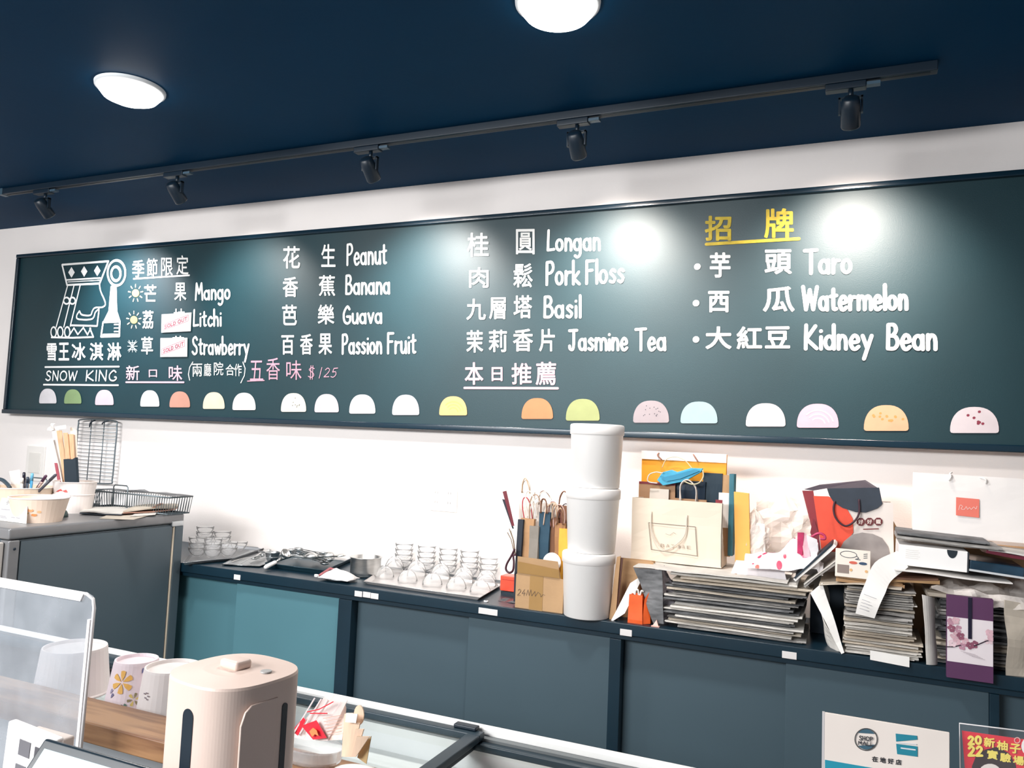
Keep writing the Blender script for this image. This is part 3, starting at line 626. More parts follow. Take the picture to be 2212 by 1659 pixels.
# kraft envelopes & things between levels
board_piece('envelope', 'brown kraft envelope lying under the small printed box', 'envelope', (-.055, -.465, 1.155), (.14, -.465, 1.150), .2, .010, m_kraft, 3, PC('8C6A45'))
board_piece('envelope', 'tan folded envelope stack lying right of the receipt strip', 'envelope', (.10, -.47, 1.168), (.235, -.47, 1.176), .2, .012, M('tan_paper', 'B08B62', .8, var=.2, scale=20), 6, PC('6E4A36'))
# white box and what lies above
t = thing('document_box', 'flat white cardboard box with a dark half round thumb notch', 'box', (.121, -.47, 1.219), rot=(0, R_(1.6), 0))
obj('box_body', MB().box(0, .186, 0, .2, 0, .062), m_white, t, bevel=.002)
obj('thumb_notch', MB().prism([(.145+.014*math.cos(R_(a)), -.0008, .0615+.024*math.sin(R_(a))) for a in range(180, 361, 15)], (0, .001, 0)), PC('16242E'), t)
mb = MB()
for k in range(5): mb.box(.02, .055+.004*(k % 2), -.0006, 0, .048-.006*k, .049-.006*k)
obj('faint_print', mb, PC('DCD8D4'), t)
obj('box_edge', MB().box(.186, .190, .002, .2, .0, .060), PC('2A2F36'), t)
t = thing('tray_liner', 'wide white cardboard sheet lying under the white notched box', 'cardboard', (.11, -.49, 1.205), rot=(0, R_(2.4), 0))
obj('sheet', patch(Vector((0, 0, 0)), Vector((.31, .0, .004)), Vector((.31, .24, .0)), Vector((0, .24, 0)), nu=8, nv=5, amp=.002, seed=1), m_wpaper, t, solid=.003)
t = thing('dark_folder', 'glossy dark folder lying right of the white notched box', 'folder', (.312, -.468, 1.222), rot=(0, R_(4), 0))
obj('cover', MB().box(0, .14, 0, .2, 0, .03), M('dark_gloss', '22394A', .2, var=.5, scale=12), t, bevel=.004); obj('edge_band', MB().box(.0, .142, -.002, 0, -.002, .004), PC('C9CDD0'), t)
for i, (z, x0, x1, c, lb) in enumerate(((1.288, .118, .40, 1, 'grey folded newspaper resting on the white notched box'), (1.300, .12, .37, 2, 'thin dark newspaper on top of the grey folded one under the big white bag'))):
    o = obj('newspaper', np_mesh(x1-x0, .2, .011, 31+i), m_np[c]); o.location = ((x0+x1)/2, -.46+.02*i, z); o.rotation_euler = (0, R_(2.5), 0); tag(o, lb, 'newspaper')
board_piece('magazine', 'dark red magazine lying at the right edge beneath the big white bag', 'magazine', (.36, -.44, 1.277), (.52, -.44, 1.262), .2, .010, PC('6E2436', .4), 4, m_np[0])
# receipt
t = thing('receipt', 'long white receipt strip curling down over the narrow newspaper pile', 'receipt', (0, -.50, 1.2))
P0, P1, P2, P3 = UY(1890, 1210, -.47), UY(1946, 1180, -.45), UY(1965, 1208, -.45), UY(1935, 1250, -.47)
ctrl = [(UY(1938, 1190, -.46), UY(1962, 1225, -.47)), (UY(1890, 1215, -.475), UY(1925, 1255, -.49)), (UY(1868, 1262, -.505), UY(1912, 1282, -.512)), (UY(1856, 1292, -.515), UY(1900, 1308, -.52)), (UY(1848, 1325, -.513), UY(1889, 1336, -.514))]
Lf = cr([c[0]-Vector((0, -.50, 1.2)) for c in ctrl], 5); Rt = cr([c[1]-Vector((0, -.50, 1.2)) for c in ctrl], 5); mb = MB(); vs = []
for a, b in zip(Lf, Rt): vs += [a, (a+b)/2, b]
mb.add(vs, [(i*3+k, i*3+k+1, i*3+k+4, i*3+k+3) for i in range(len(Lf)-1) for k in range(2)])
obj('strip', mb, m_wpaper, t, solid=.0008)
mb = MB()
for i, fr_ in ((13, .9), (15, .6), (16, .8), (17, .5), (18, .7)):
    a, b = Lf[i]+Vector((0, -.0035, 0)), Rt[i]+Vector((0, -.0035, 0)); mid = (a+b)/2+Vector((0, -.003, 0))
    ribbon(mb, [a+(b-a)*.15+Vector((0, -.001, 0)), mid+Vector((0, 0, 0))], .0016)
    if fr_ > .6: ribbon(mb, [mid, a+(b-a)*(.2+.6*fr_)], .0014)
obj('printed_lines', mb, PC('A9A7AE'), t)
# small printed box
a = UY(1803, 1270, -.47)
t = thing('printed_box', 'small cream printed snack box with red and blue ovals on it', 'box', (-.058, -.478, 1.166), rot=(R_(-10), R_(.5), 0)); Wb, Hb = .102, .088
obj('box_body', MB().box(0, Wb, 0, .04, 0, Hb), PC('ECE2D6', .6), t, bevel=.002)
obj('window', MB().box(.006, .040, -.0012, 0, .012, .038), PC('8E7F78', .3), t)
for cx_, c in ((.052, 'D0604C'), (.080, '2F4866')):
    obj('printed_oval', MB().prism([(cx_+.012*math.cos(R_(a)), -.0003, .047+.0045*math.sin(R_(a))) for a in range(0, 360, 24)][::-1], (0, -.0008, 0)), PC(c), t)
for cx_ in (.046, .090): obj('printed_dot', MB().prism([(cx_+.0045*math.cos(R_(a)), -.0003, .024+.0045*math.sin(R_(a))) for a in range(0, 360, 30)][::-1], (0, -.0008, 0)), PC('DDAF7A'), t)
mb = MB(); ribbon(mb, [Vector((x, -.0006, z)) for x, z in ell(.038, .071, .024, .010, 20)], .0018)
ribbon(mb, [Vector((.062, -.0006, .068)), Vector((.068, -.0006, .062)), Vector((.058, -.0006, .058)), Vector((.072, -.0006, .058))], .002)
for k in range(3): ribbon(mb, [Vector((.082, -.0006, .064+.006*k)), Vector((.092, -.0006, .066+.006*k))], .0018)
obj('printed_marks', mb, PC('3B4450'), t)

# ---- cream shopping bag with bags inside
CB = UY(1362, 1250, -.34); cx0, cx1 = UY(1363, 1220, -.34).x, UY(1558, 1240, -.34).x; cbw = cx1-cx0; cbz = 1.135; cbh = .225
m_cream = M('cream_paper', 'EADBC8', .6, var=.03, scale=5)
t = thing('shopping_bag', 'large cream paper shopping bag stuffed with other bags, printed frame on its front', 'bag', ((cx0+cx1)/2, -.345, cbz))
bag(t, cbw, cbh, .13, m_cream, amp=.0022, seed=3, topw=cbw*1.0, solid=.002)
obj('side_fold_line', MB().tube([(cbw/2, -.002, .004), (cbw/2-.002, -.003, cbh*.5), (cbw/2, -.002, cbh)], .0012, 5), PC('4A443F'), t)
def LP(px, py, y=-.350): q = UY(px, py, y); return Vector((q.x-(cx0+cx1)/2, -.0065, q.z-cbz))
mb = MB(); ribbon(mb, [LP(*q) for q in ((1401, 1129), (1502, 1138), (1506, 1201), (1407, 1187), (1401, 1129))], .0026)
obj('printed_frame', mb, PC('8E8276'), t)
mb = MB()
for i, ch in enumerate('BATJAE'):
    x = 1427+i*11.3; put_glyph(mb, ch, LP(x, 1181+i*.9), LP(x+8, 1182+i*.9), LP(x, 1174+i*.9))
obj('printed_letters', mb, PC('AFA294'), t)
mb = MB(); ribbon(mb, [LP(*q) for q in ((1438, 1153), (1447, 1156), (1455, 1150), (1460, 1154))], .0014); obj('printed_mark', mb, PC('A89C90'), t)
cord(t, [LP(1407, 1105), LP(1409, 1150)+Vector((0, -.006, 0)), LP(1432, 1185)+Vector((0, -.008, 0)), LP(1455, 1180)+Vector((0, -.008, 0)), LP(1480, 1155)+Vector((0, -.006, 0)), LP(1484, 1113)], .0022, PC('D8CDBF', .7))
# contents: separate bags standing inside
def inner_bag(name, label, px0, px1, pyt, pyb, y, d, mat, seed, top=None, lean=0, solid=.0012):
    a = UY(px0, pyb, y); b = UY(px1, pyb, y); zt = UY((px0+px1)/2, pyt, y).z
    t = thing(name, label, 'bag', ((a.x+b.x)/2, y, a.z), rot=(R_(lean), 0, 0)); bag(t, b.x-a.x, zt-a.z, d, mat, seed=seed, amp=.002, topw=top*(b.x-a.x) if top else None, solid=solid)
    return t, b.x-a.x, zt-a.z
m_or = M('orange_paper', 'F5A326', .6, var=.05, scale=5)
t, w_, h_ = inner_bag('paper_bag', 'orange paper bag with a white turned rim standing at the back of the cream bag', 1380, 1564, 978, 1210, -.245, .02, m_or, 4)
obj('white_rim', MB().box(-w_/2-.001, w_/2+.001, -.005, -.003, h_-.030, h_+.002), m_wpaper, t)
cord(t, [(-w_*.29, -.006, h_-.004), (-w_*.30, -.012, h_-.014), (-w_*.25, -.01, h_-.03)], .0025, PC('A0705E')); cord(t, [(w_*.12, -.006, h_-.004), (w_*.14, -.012, h_-.012), (w_*.18, -.01, h_-.03)], .0025, PC('A0705E'))
t, w_, h_ = inner_bag('paper_bag', 'brown kraft bag with dark red rim, left inside the cream bag', 1376, 1455, 1042, 1200, -.285, .015, M('brown_bag', 'A88262', .7, var=.08), 5); obj('rim_band', MB().box(-w_/2, w_/2, -.004, -.002, h_-.008, h_+.001), PC('7A2A32'), t)
t, w_, h_ = inner_bag('paper_bag', 'flat off white paper bag in front of the brown kraft bag', 1400, 1440, 1056, 1200, -.300, .01, PC('D8CEC2'), 6)
t, w_, h_ = inner_bag('paper_bag', 'tan paper bag in the middle of the cream bag behind the string handles', 1452, 1522, 1078, 1200, -.300, .012, M('tan_bag', 'AC8664', .7, var=.08), 7)
for k in (0, .012):
    cord(t, [(-w_*.30+k*.5, -.006-k*.6, h_-.01), (-w_*.27, -.01-k*.6, h_+.045+k*.3), (-.006, -.012-k*.6, h_+.068+k*.2), (w_*.20, -.01-k*.6, h_+.042), (w_*.24-k*.3, -.006-k*.6, h_-.01)], .0024, PC('D9CFC6', .7))
t, w_, h_ = inner_bag('paper_bag', 'glossy navy black bag behind the white string handles', 1437, 1520, 1038, 1200, -.272, .014, M('navy_gloss', '14283A', .25, var=.3, scale=14), 8)
t, w_, h_ = inner_bag('paper_bag', 'matt dark teal bag standing right of the glossy navy bag', 1515, 1556, 1022, 1200, -.265, .014, PC('0E2A3A', .6), 9)
t, w_, h_ = inner_bag('paper_bag', 'tan and white bag at the right end inside the cream bag', 1550, 1576, 1026, 1200, -.262, .012, m_kraft, 10); obj('white_panel', MB().box(-w_/2, w_/2, -.004, -.002, h_*.35, h_*.78), m_wpaper, t)
t, w_, h_ = inner_bag('paper_bag', 'thin teal edged bag outermost right inside the cream bag', 1572, 1582, 1024, 1200, -.270, .05, PC('35707F', .5), 11)
o = obj('tag_card', MB().box(-.012, .012, -.001, .001, 0, .020), PC('8A1E2C', .4)); o.location = UY(1553, 1092, -.335); tag(o, 'small dark red tag at the right rim of the cream bag', 'tag')
# blue cloth ribbon thing
q0 = UY(1460, 1035, -.31)
t = thing('blue_gift_bag', 'crumpled bright blue paper bag with white cord lying on the upright bags', 'bag', q0)
def QP(px, py, dy=0): return UY(px, py, -.31+dy)-q0
m_blue = M('bright_blue_paper', '3FA9CC', .5, var=.2, scale=18)
obj('folded_body', MB().prism([QP(*p) for p in ((1419, 1037), (1431, 1020), (1450, 1015), (1462, 1020), (1492, 1011), (1518, 1012), (1514, 1020), (1478, 1040), (1432, 1049))][::-1], (0, .02, 0)), m_blue, t, bevel=.002)
obj('folded_flap', MB().prism([QP(*p, -.006) for p in ((1428, 1032), (1455, 1026), (1500, 1014), (1512, 1017), (1470, 1034), (1440, 1040))][::-1], (0, .004, 0)), M('deep_blue_paper', '2A8DB2', .5, var=.15), t)
cord(t, [QP(1420, 1044, -.01), QP(1400, 1040, -.015), QP(1402, 1026, -.015), QP(1416, 1020, -.012), QP(1432, 1022, -.01)], .002, PC('E3DFDA'))
cord(t, [QP(1430, 1010, .03), QP(1440, 992, .03), QP(1460, 987, .03), QP(1480, 995, .02), QP(1495, 1012, .01)], .0016, PC('D9C7A6'))
cord(t, [QP(1518, 1015, -.005), QP(1519, 1030, -.01), QP(1510, 1043, -.012), QP(1495, 1046, -.012), QP(1478, 1040, -.008)], .0024, PC('C9BF9F'))

# brown flat bags left of newspaper pile
m_dk = M('deep_brown_paper', '5C3A30', .7, var=.15)
def leaf(name, label, cat, c, mat, y, d=.004, nv=8, amp=.002, seed=0, dys=None):
    """flat sheet through four photo corners at depth y (optionally per-corner depth)"""
    dys = dys or (0, 0, 0, 0); P = [UY(px, py, y+dy) for (px, py), dy in zip(c, dys)]; o = P[0]
    t = thing(name, label, cat, o)
    obj('sheet', patch(*[p-o for p in P], nu=6, nv=nv, amp=amp, seed=seed), mat, t, solid=d); return t
t = thing('paper_bag', 'upright flat brown kraft bag right of the white tubs', 'bag', (UY(1370, 1330, -.40).x, -.40, ZC))
bag(t, .125, .205, .03, m_kraft, seed=14, amp=.003)
leaf('paper_bag', 'narrow brown bag edge wedged against the bottom white tub', 'bag', ((1316, 1340), (1330, 1335), (1341, 1201), (1333, 1203)), m_kraft, -.46, .006, seed=2)
leaf('paper_bag', 'dark brown bag edge beside the narrow kraft one', 'bag', ((1327, 1342), (1333, 1340), (1346, 1206), (1340, 1204)), m_dk, -.455, .004, seed=3)
leaf('paper_sheet', 'grey white sheet leaning diagonally behind the small orange bag', 'paper', ((1318, 1346), (1350, 1325), (1392, 1240), (1362, 1260)), m_wpaper, -.47, .003, amp=.004, seed=4, dys=(-.01, 0, .04, .04))
t = thing('clear_bag', 'grey translucent plastic bag standing between the small orange bag and the wide newspaper pile', 'bag', (UY(1425, 1340, -.42).x, -.40, ZC)); blob(t, .10, .07, .185, MG('smoky_film', 'D8D8DE', .25, .9, .5, 'A8A4AC'), seed=3, pinch=.3)
# small orange bag
t = thing('small_orange_bag', 'small bright orange paper bag with white string standing at the worktop edge', 'bag', (UY(1372, 1350, -.475).x, -.478, ZC), 0)
m_or2 = M('bright_orange_paper', 'F2642A', .5, var=.12, scale=20)
bag(t, .052, .098, .032, m_or2, seed=9, amp=.002, topw=.046)
obj('pinched_side', MB().prism([(.024, .002, .0), (.050, .016, .002), (.046, .016, .115), (.030, .004, .085)], (0, .018, 0)), m_or2, t)
cord(t, [(-.006, .008, .09), (-.002, .004, .112), (.006, .004, .114), (.008, .008, .095), (.012, .003, .088), (.018, .004, .112), (.024, .008, .11)], .003, m_wpaper)
tag(obj('crumb_packet', MB().box(.0, .028, -.49, -.478, ZC, ZC+.003).prism([(.004, -.486, ZC+.003), (.024, -.486, ZC+.003), (.016, -.48, ZC+.022)], (0, .006, 0)), PC('E7B3A6', .4)), 'tiny pink foil packet right of the small orange bag', 'packet').location = (UY(1408, 1345, -.48).x, 0, 0)

# ---- yellow envelope, translucent bags, white card
leaf('envelope', 'tall yellow envelope standing right of the cream bag', 'envelope', ((1589, 1218), (1621, 1204), (1618, 1066), (1586, 1062)), M('yellow_paper', 'F2B55A', .6, var=.05), -.26, .02)
leaf('paper_card', 'small plain white upright card right of the yellow envelope', 'card', ((1622, 1215), (1654, 1215), (1652, 1132), (1622, 1128)), m_wpaper, -.25, .006)
t = thing('clear_bag', 'large cloudy clear plastic bag slumped against the wall left of the red and black bag', 'bag', (UY(1680, 1150, -.16).x, -.12, 1.135)); blob(t, .20, .12, .28, m_film, seed=12, pinch=.25)
t = thing('clear_bag', 'small cloudy plastic bag bunched behind the pink dotted bag', 'bag', (UY(1632, 1150, -.2).x, -.235, 1.135)); blob(t, .09, .06, .20, m_film, seed=15)
t = thing('cup_support', 'added support carton, coloured dark as the shade in the gap between the wide and the narrow newspaper pile', 'box', (-.16, -.26, ZC)); obj('carton', MB().box(.02, .24, 0, .24, 0, .198), M('gap_shade_navy', '22303E', .7), t, bevel=.003)  # added support; its navy colour stands in for shade between the piles
# pink dotted bag
q0 = Vector((-.26, -.40, 1.137)); t = thing('pink_dotted_bag', 'crumpled white plastic bag with pink dots on the wide newspaper pile', 'bag', q0)
def heap(u, v):
    x = -.085+.25*u; y = -.03+.12*v; prof = .098*math.sin(math.pi*min(1, v*1.0+.05))**.7*(.55+.75*u)*(1 if u < .96 else .5)
    z = max(.001, prof*(1+.5*nz((u*4, v*4, 0), 1, 2)))+.0
    return Vector((x, y+.02*nz((u*3, v*3, 3), 1), z))
m_film2 = M('white_film', 'F4EFF1', .3, var=.03, bump=.2, bscale=40)
obj('film', MB().grid(heap, 26, 16), m_film2, t, solid=.001)
g = random.Random(5)
for u, v, r, c in ((.12, .10, .004, 'D8476A'), (.2, .25, .007, 'E0526F'), (.18, .02, .007, 'EE6A5C'), (.36, .35, .012, 'EC1E68'), (.36, .5, .010, 'EC1E68'), (.26, .3, .008, 'DA2058'), (.46, .06, .009, 'E0607C'), (.6, .45, .013, 'F02A78'), (.56, .62, .010, 'F02A78'), (.78, .3, .018, 'E96A8C'), (.7, .62, .008, 'E85A80'), (.88, .55, .010, 'DE4A70'), (.52, .2, .005, 'E36A80')):
    c0 = heap(u, v); e = .02
    n_ = (heap(u+e, v)-c0).cross(heap(u, v+e)-c0).normalized(); n_ = n_ if n_.z > 0 else -n_
    ring = []
    for k in range(12):
        du, dv = math.cos(k*math.pi/6)*r/.25, math.sin(k*math.pi/6)*r/.12*.8; ring.append(heap(min(1, u+du), min(1, max(0, v+dv)))+n_*.0012)
    cen = c0+n_*.0014; obj('pink_dot', MB().add([cen]+ring, [(0, k+1, (k+1) % 12+1) for k in range(12)]), PC(c, .4), t)
m_pk = M('pink_satin', 'C53A66', .4, var=.25, scale=30)
def RP(px, py, dy=0): return UY(px, py, -.40+dy)-q0
obj('handle_loop', patch(RP(1722, 1195), RP(1733, 1200), RP(1737, 1150), RP(1723, 1150), nu=3, nv=10, amp=.004), m_pk, t, solid=.002)
obj('handle_loop', patch(RP(1738, 1212), RP(1752, 1210), RP(1742, 1152), RP(1730, 1150), nu=4, nv=10, amp=.006, seed=3), M('pale_pink_satin', 'E9B4BE', .4, var=.2, scale=30), t, solid=.002)
obj('handle_loop', patch(RP(1752, 1218), RP(1768, 1190), RP(1765, 1165), RP(1742, 1155), nu=4, nv=10, amp=.006, seed=5), m_film2, t, solid=.002)
obj('handle_knot', MB().tube(cr([RP(1752, 1160), RP(1768, 1152), RP(1780, 1156), RP(1782, 1164), RP(1772, 1164)], 5), .004, 6), m_pk, t, smooth=True)
# wide white pouch under magazines
leaf('white_pouch', 'flat shiny white pouch lying between the cream bag and the pink dotted bag', 'pouch', ((1575, 1250), (1700, 1258), (1690, 1215), (1590, 1210)), m_film2, -.37, .006, amp=.004, seed=8, dys=(-.05, -.05, .02, .02))
leaf('newspaper_fold', 'thin kraft sheet corner sticking out under the cream bag', 'paper', ((1545, 1246), (1590, 1247), (1592, 1240), (1560, 1241)), m_kraft, -.40, .002, dys=(-.04, -.04, 0, 0))

# ---- red, black and white bag
a = UY(1762, 1230, -.27); t = thing('red_black_bag', 'red, black and white paper carrier bag with a dark cord handle and round brown stamps', 'bag', (UY(1848, 1240, -.27).x, -.27, ZC+.205), rz=R_(4))
bw, bh = .245, .27
W1 = UY(1928, 1250, -.27).x-UY(1760, 1250, -.27).x
m_bwht = M('carrier_white', 'E9E0DA', .55, var=.03)
bag(t, .235, .255, .08, m_bwht, amp=.001, seed=2, topw=.225)
o0 = Vector(t.location); RZ = Matrix.Rotation(-R_(4), 3, 'Z')
def GP(px, py, dy=-.0035):
    d_ = ray(px, py); nrm = Vector((math.sin(R_(4)), -math.cos(R_(4)), 0)); k = (o0-CAM).dot(nrm)/d_.dot(nrm); q = RZ @ (CAM+d_*k-o0); return Vector((q.x, dy, q.z))
def plate(nm, pts, mat, dy=-.0035, th=.0006, lb=None): return obj(nm, MB().prism([GP(x, y, dy) for x, y in pts][::-1], (0, -th, 0)), mat, t, label=lb)
plate('red_panel', [(1757, 1071), (1790, 1072)]+[(1846+3-44*math.cos(R_(a))*1.0+0, 1125-50*math.sin(R_(a))) for a in ()]+[(1825, 1092), (1842, 1120), (1843, 1150), (1830, 1168), (1812, 1185), (1806, 1192), (1775, 1190)], M('carrier_red', 'E5543E', .5, var=.1, scale=16), lb='red curved panel')
plate('black_flap', [(1786, 1055), (1899, 1053), (1906, 1088), (1895, 1098), (1870, 1107), (1848, 1106), (1820, 1097), (1801, 1085), (1791, 1070)], M('carrier_black', '333C48', .55, var=.15, scale=20), -.0045, lb='charcoal curved flap')
plate('grey_circle', [(1812, 1190), (1822, 1170), (1840, 1155), (1862, 1150), (1885, 1153), (1905, 1162), (1918, 1180), (1922, 1200), (1922, 1226), (1812, 1222)], M('carrier_grey', '9C9593', .5, var=.25, scale=14), -.0040, lb='grey rounded panel')
plate('side_panel_strip', [(1750, 1150), (1757, 1118), (1768, 1150), (1772, 1190), (1762, 1180)], PC('7A2A36'), -.002)
for i, ch in enumerate('好好籠'):
    cx_, cy_ = 1859+i*19, 1127-i*.3
    plate('stamp', [(cx_+9.5*math.cos(R_(22.5+45*k)), cy_+9*math.sin(R_(22.5+45*k))) for k in range(8)][::-1], PC('6A2A30'), -.0045)
    mb = MB(); put_glyph(mb, ch, GP(cx_-5.5, cy_+5, -.0062), GP(cx_+5.5, cy_+5, -.0062), GP(cx_-5.5, cy_-5, -.0062), .0003); obj('stamp_character', mb, PC('EBDDD6'), t)
mb = MB(); ribbon(mb, [GP(1865, 1143, -.0045), GP(1897, 1142, -.0045)], .0035); obj('printed_bar', mb, PC('7A3A3E'), t)
m_cord = M('dark_plum_cord', '3A1E2C', .6)
cord(t, [GP(1803, 1082, -.008), GP(1800, 1100, -.012), GP(1806, 1120, -.016), GP(1824, 1135, -.018), GP(1843, 1127, -.016), GP(1855, 1108, -.012), GP(1855, 1078, -.008)], .0034, m_cord)
obj('back_flap', MB().prism([GP(1736, 1058, .03), GP(1772, 1048, .05), GP(1872, 1038, .05), GP(1900, 1056, .01), GP(1786, 1055, .0), GP(1757, 1060, .0)][::-1], (0, .002, 0)), PC('3A3340', .5), t)
obj('left_gusset', MB().prism([GP(1733, 1061, .05), GP(1757, 1060, -.002), GP(1775, 1190, -.002), GP(1762, 1175, .03)][::-1], (0, .002, 0)), PC('8A2C38', .5), t)
t2 = leaf('paper_bag', 'plain tan bag edge leaning on the wall right of the red and black bag', 'bag', ((1925, 1240), (1962, 1190), (1938, 1140), (1915, 1100)), m_kraft, -.20, .004)

# ---- big white bag
a, b = UY(1972, 1165, -.28), UY(2218, 1185, -.28); zt = UY(1976, 1022, -.28).z; zb = 1.30
t = thing('white_shopping_bag', 'big plain white paper bag with a salmon red square, standing at the right', 'bag', ((a.x+b.x)/2, -.28, zb), rot=(0, R_(.6), 0)); w_ = b.x-a.x; h_ = zt-zb
m_wb = M('smooth_white_card', 'F7F2EF', .5, var=.015)
bag(t, w_, h_, .05, m_wb, amp=.0015, seed=6, solid=.002)
def WP(px, py, dy=-.004): q = UY(px, py, -.28); return Vector((q.x-t.location.x, dy, q.z-zb))
obj('red_square', MB().prism([WP(*p) for p in ((2064, 1074), (2114, 1078), (2114, 1118), (2064, 1113))][::-1], (0, -.0006, 0)), PC('EC7C6C'), t)
mb = MB(); ribbon(mb, [WP(x, y, -.0052) for x, y in [(q.x, q.y) for q in cr([(2070, 1101, 0), (2073, 1091, 0), (2078, 1094, 0), (2075, 1099, 0), (2082, 1100, 0), (2086, 1094, 0), (2089, 1100, 0), (2093, 1096, 0), (2097, 1100, 0), (2102, 1095, 0), (2107, 1099, 0), (2109, 1093, 0)], 3)]], .0016); obj('square_script', mb, PC('F6D0C8'), t)
cord(t, [WP(2048, 1038), WP(2052, 1030, -.010), WP(2050, 1024, -.006), WP(2055, 1021, .01)], .0028, m_wpaper); cord(t, [WP(2128, 1044), WP(2127, 1036, -.01), WP(2118, 1032, -.002), WP(2104, 1031, .01)], .0028, m_wpaper)
t = thing('support_carton', 'brown carton standing on the worktop behind the newspaper piles', 'box', (.17, -.235, ZC)); obj('carton', MB().box(-.0, .75, 0, .2, 0, .33), m_carton, t, bevel=.003)

# ---- purple blossom bag hung over the edge
a, b = UY(2045, 1400, -.53), UY(2146, 1400, -.53); zt = UY(2045, 1285, -.53).z; zb = UY(2045, 1463, -.53).z; W_, H_ = b.x-a.x, zt-zb
t = thing('blossom_bag', 'small purple paper bag printed with pink blossom, hanging over the worktop edge', 'bag', (a.x, -.53, zb)); cxm = W_/2
m_pur = M('plum_paper', '5A3358', .5, var=.06)
obj('bag_body', MB().box(0, W_, 0, .022, 0, H_), m_pur, t, bevel=.001)
obj('white_panel', MB().box(.001, W_-.001, -.0007, 0, H_*.20, H_*.74), PC('E9DFE3', .5), t)
obj('ribbon', MB().box(W_*.46, W_*.54, -.003, 0, H_*.50, H_), PC('1E1A30', .3), t)
bl = [M('blossom_'+c, c, .6, var=.15, scale=60) for c in ('B98A9C', '8F5268', 'E6CBD2', 'D6AEB8')]
g = random.Random(3)
for i, (u, v) in enumerate(((.08, .68), (.2, .70), (.1, .6), (.25, .6), (.16, .52), (.3, .52), (.4, .46), (.22, .45), (.5, .42), (.6, .44), (.92, .6), (.96, .54), (.9, .50), (.34, .40), (.12, .42))):
    mb = MB(); r = W_*.075
    for k in range(5):
        a_ = 2*math.pi*k/5+g.random(); cx_, cz_ = u*W_+r*.7*math.cos(a_), v*H_+r*.7*math.sin(a_)
        cx_ = min(max(cx_, r*.6), W_-r*.6)
        mb.add([(cx_+r*.58*math.cos(j*math.pi/4), -.0011-.00012*k-.0004*(i % 3), cz_+r*.58*math.sin(j*math.pi/4)) for j in range(8)], [tuple(range(8))])
    obj('blossom', mb, bl[g.randrange(4)], t)
mb = MB(); ribbon(mb, [(x*W_, -.0022, z*H_) for x, z in ((.98, .52), (.85, .5), (.66, .44), (.58, .42))], .003); ribbon(mb, [(x*W_, -.0022, z*H_) for x, z in ((.0, .37), (.15, .38), (.3, .41))], .003)
obj('branch', mb, PC('2E1A2C'), t)
mb = MB()
for k in range(5): ribbon(mb, [(W_*(.3+.06*k), -.0018, H_*(.34-.012*k)), (W_*(.62+.05*k), -.0018, H_*(.32-.012*k))], .0012)
obj('brush_strokes', mb, PC('B9AEB4'), t)

# ---- white tubs
TB = UZ(1267, 1341, ZC); dirv = Vector((TB.x-CAM.x, TB.y-CAM.y, 0)).normalized(); tc = TB+dirv*.084; tc.z = ZC
hh = .229
def tub(i, lb, r0, r1, dx, lid=False, gap=.0):
    t = thing('ice_cream_tub', lb, 'tub', (tc.x+dx, tc.y, ZC+i*hh), 0, 'stacked white tubs')
    obj('tub_body', MB().lathe([(r0-.004, 0), (r0, .003), (r1, hh-.040), (r1+.001, hh-.039)], 48, cap1=False), m_white, t, smooth=True)
    obj('lid', MB().lathe([(r1+.0015, hh-.040), (r1+.0035, hh-.038), (r1+.004, hh-.008), (r1+.001, hh-.003), (r1-.006, hh-.001)], 48, cap0=False), PC('EFECEA', .4), t, smooth=True)
tub(0, 'bottom white round tub of the tall stack of three', .083, .0925, 0); tub(1, 'middle white round tub of the tall stack of three', .085, .0955, .008); tub(2, 'top white round tub of the stack, reaching the chalkboard', .087, .0945, .015)

# ---- carton with paper bags
a, b = UZ(1112, 1312, ZC), UZ(1215, 1326, ZC); rz_ = math.atan2(b.y-a.y, b.x-a.x); cw = (b-a).length
t = thing('cardboard_carton', 'open taped brown cardboard carton full of folded paper bags', 'box', a, rz_); ch_ = .122
cwall = MB().box(0, cw, 0, .004, 0, ch_).box(0, .004, .004, .11, 0, ch_).box(cw-.004, cw, .004, .11, 0, ch_).box(.004, cw-.004, .106, .11, 0, ch_).box(.004, cw-.004, .004, .106, 0, .004)
obj('carton_body', cwall, m_carton, t, bevel=.001)
obj('front_flap', MB().prism([(.004, 0, ch_), (cw-.012, 0, ch_), (cw-.024, -.006, ch_+.062), (.006, -.008, ch_+.066)], (0, .003, 0)), m_carton, t)
obj('tape', MB().box(cw*.30, cw*.58, -.0012, 0, 0, ch_+.002), m_tape, t); obj('tape', MB().prism([(.006, -.0030, ch_+.006), (cw-.014, -.0028, ch_+.002), (cw-.018, -.0068, ch_+.034), (.008, -.0078, ch_+.048)], (0, -.0008, 0)), m_tape, t)
mb = MB(); word(mb, '24', (.008, -.002, .045), (.040, -.002, .047), (.010, -.002, .068), .0016); ribbon(mb, [Vector((x, -.002, z)) for x, z in ((.044, .048), (.05, .07), (.056, .05), (.062, .072), (.066, .05), (.078, .068), (.08, .05), (.09, .066), (.10, .06), (.102, .05), (.11, .06), (.118, .058))], .0013)
obj('pen_scribble', mb, PC('5E4E42'), t)
def CQ(px, py, y): return UY(px, py, y)
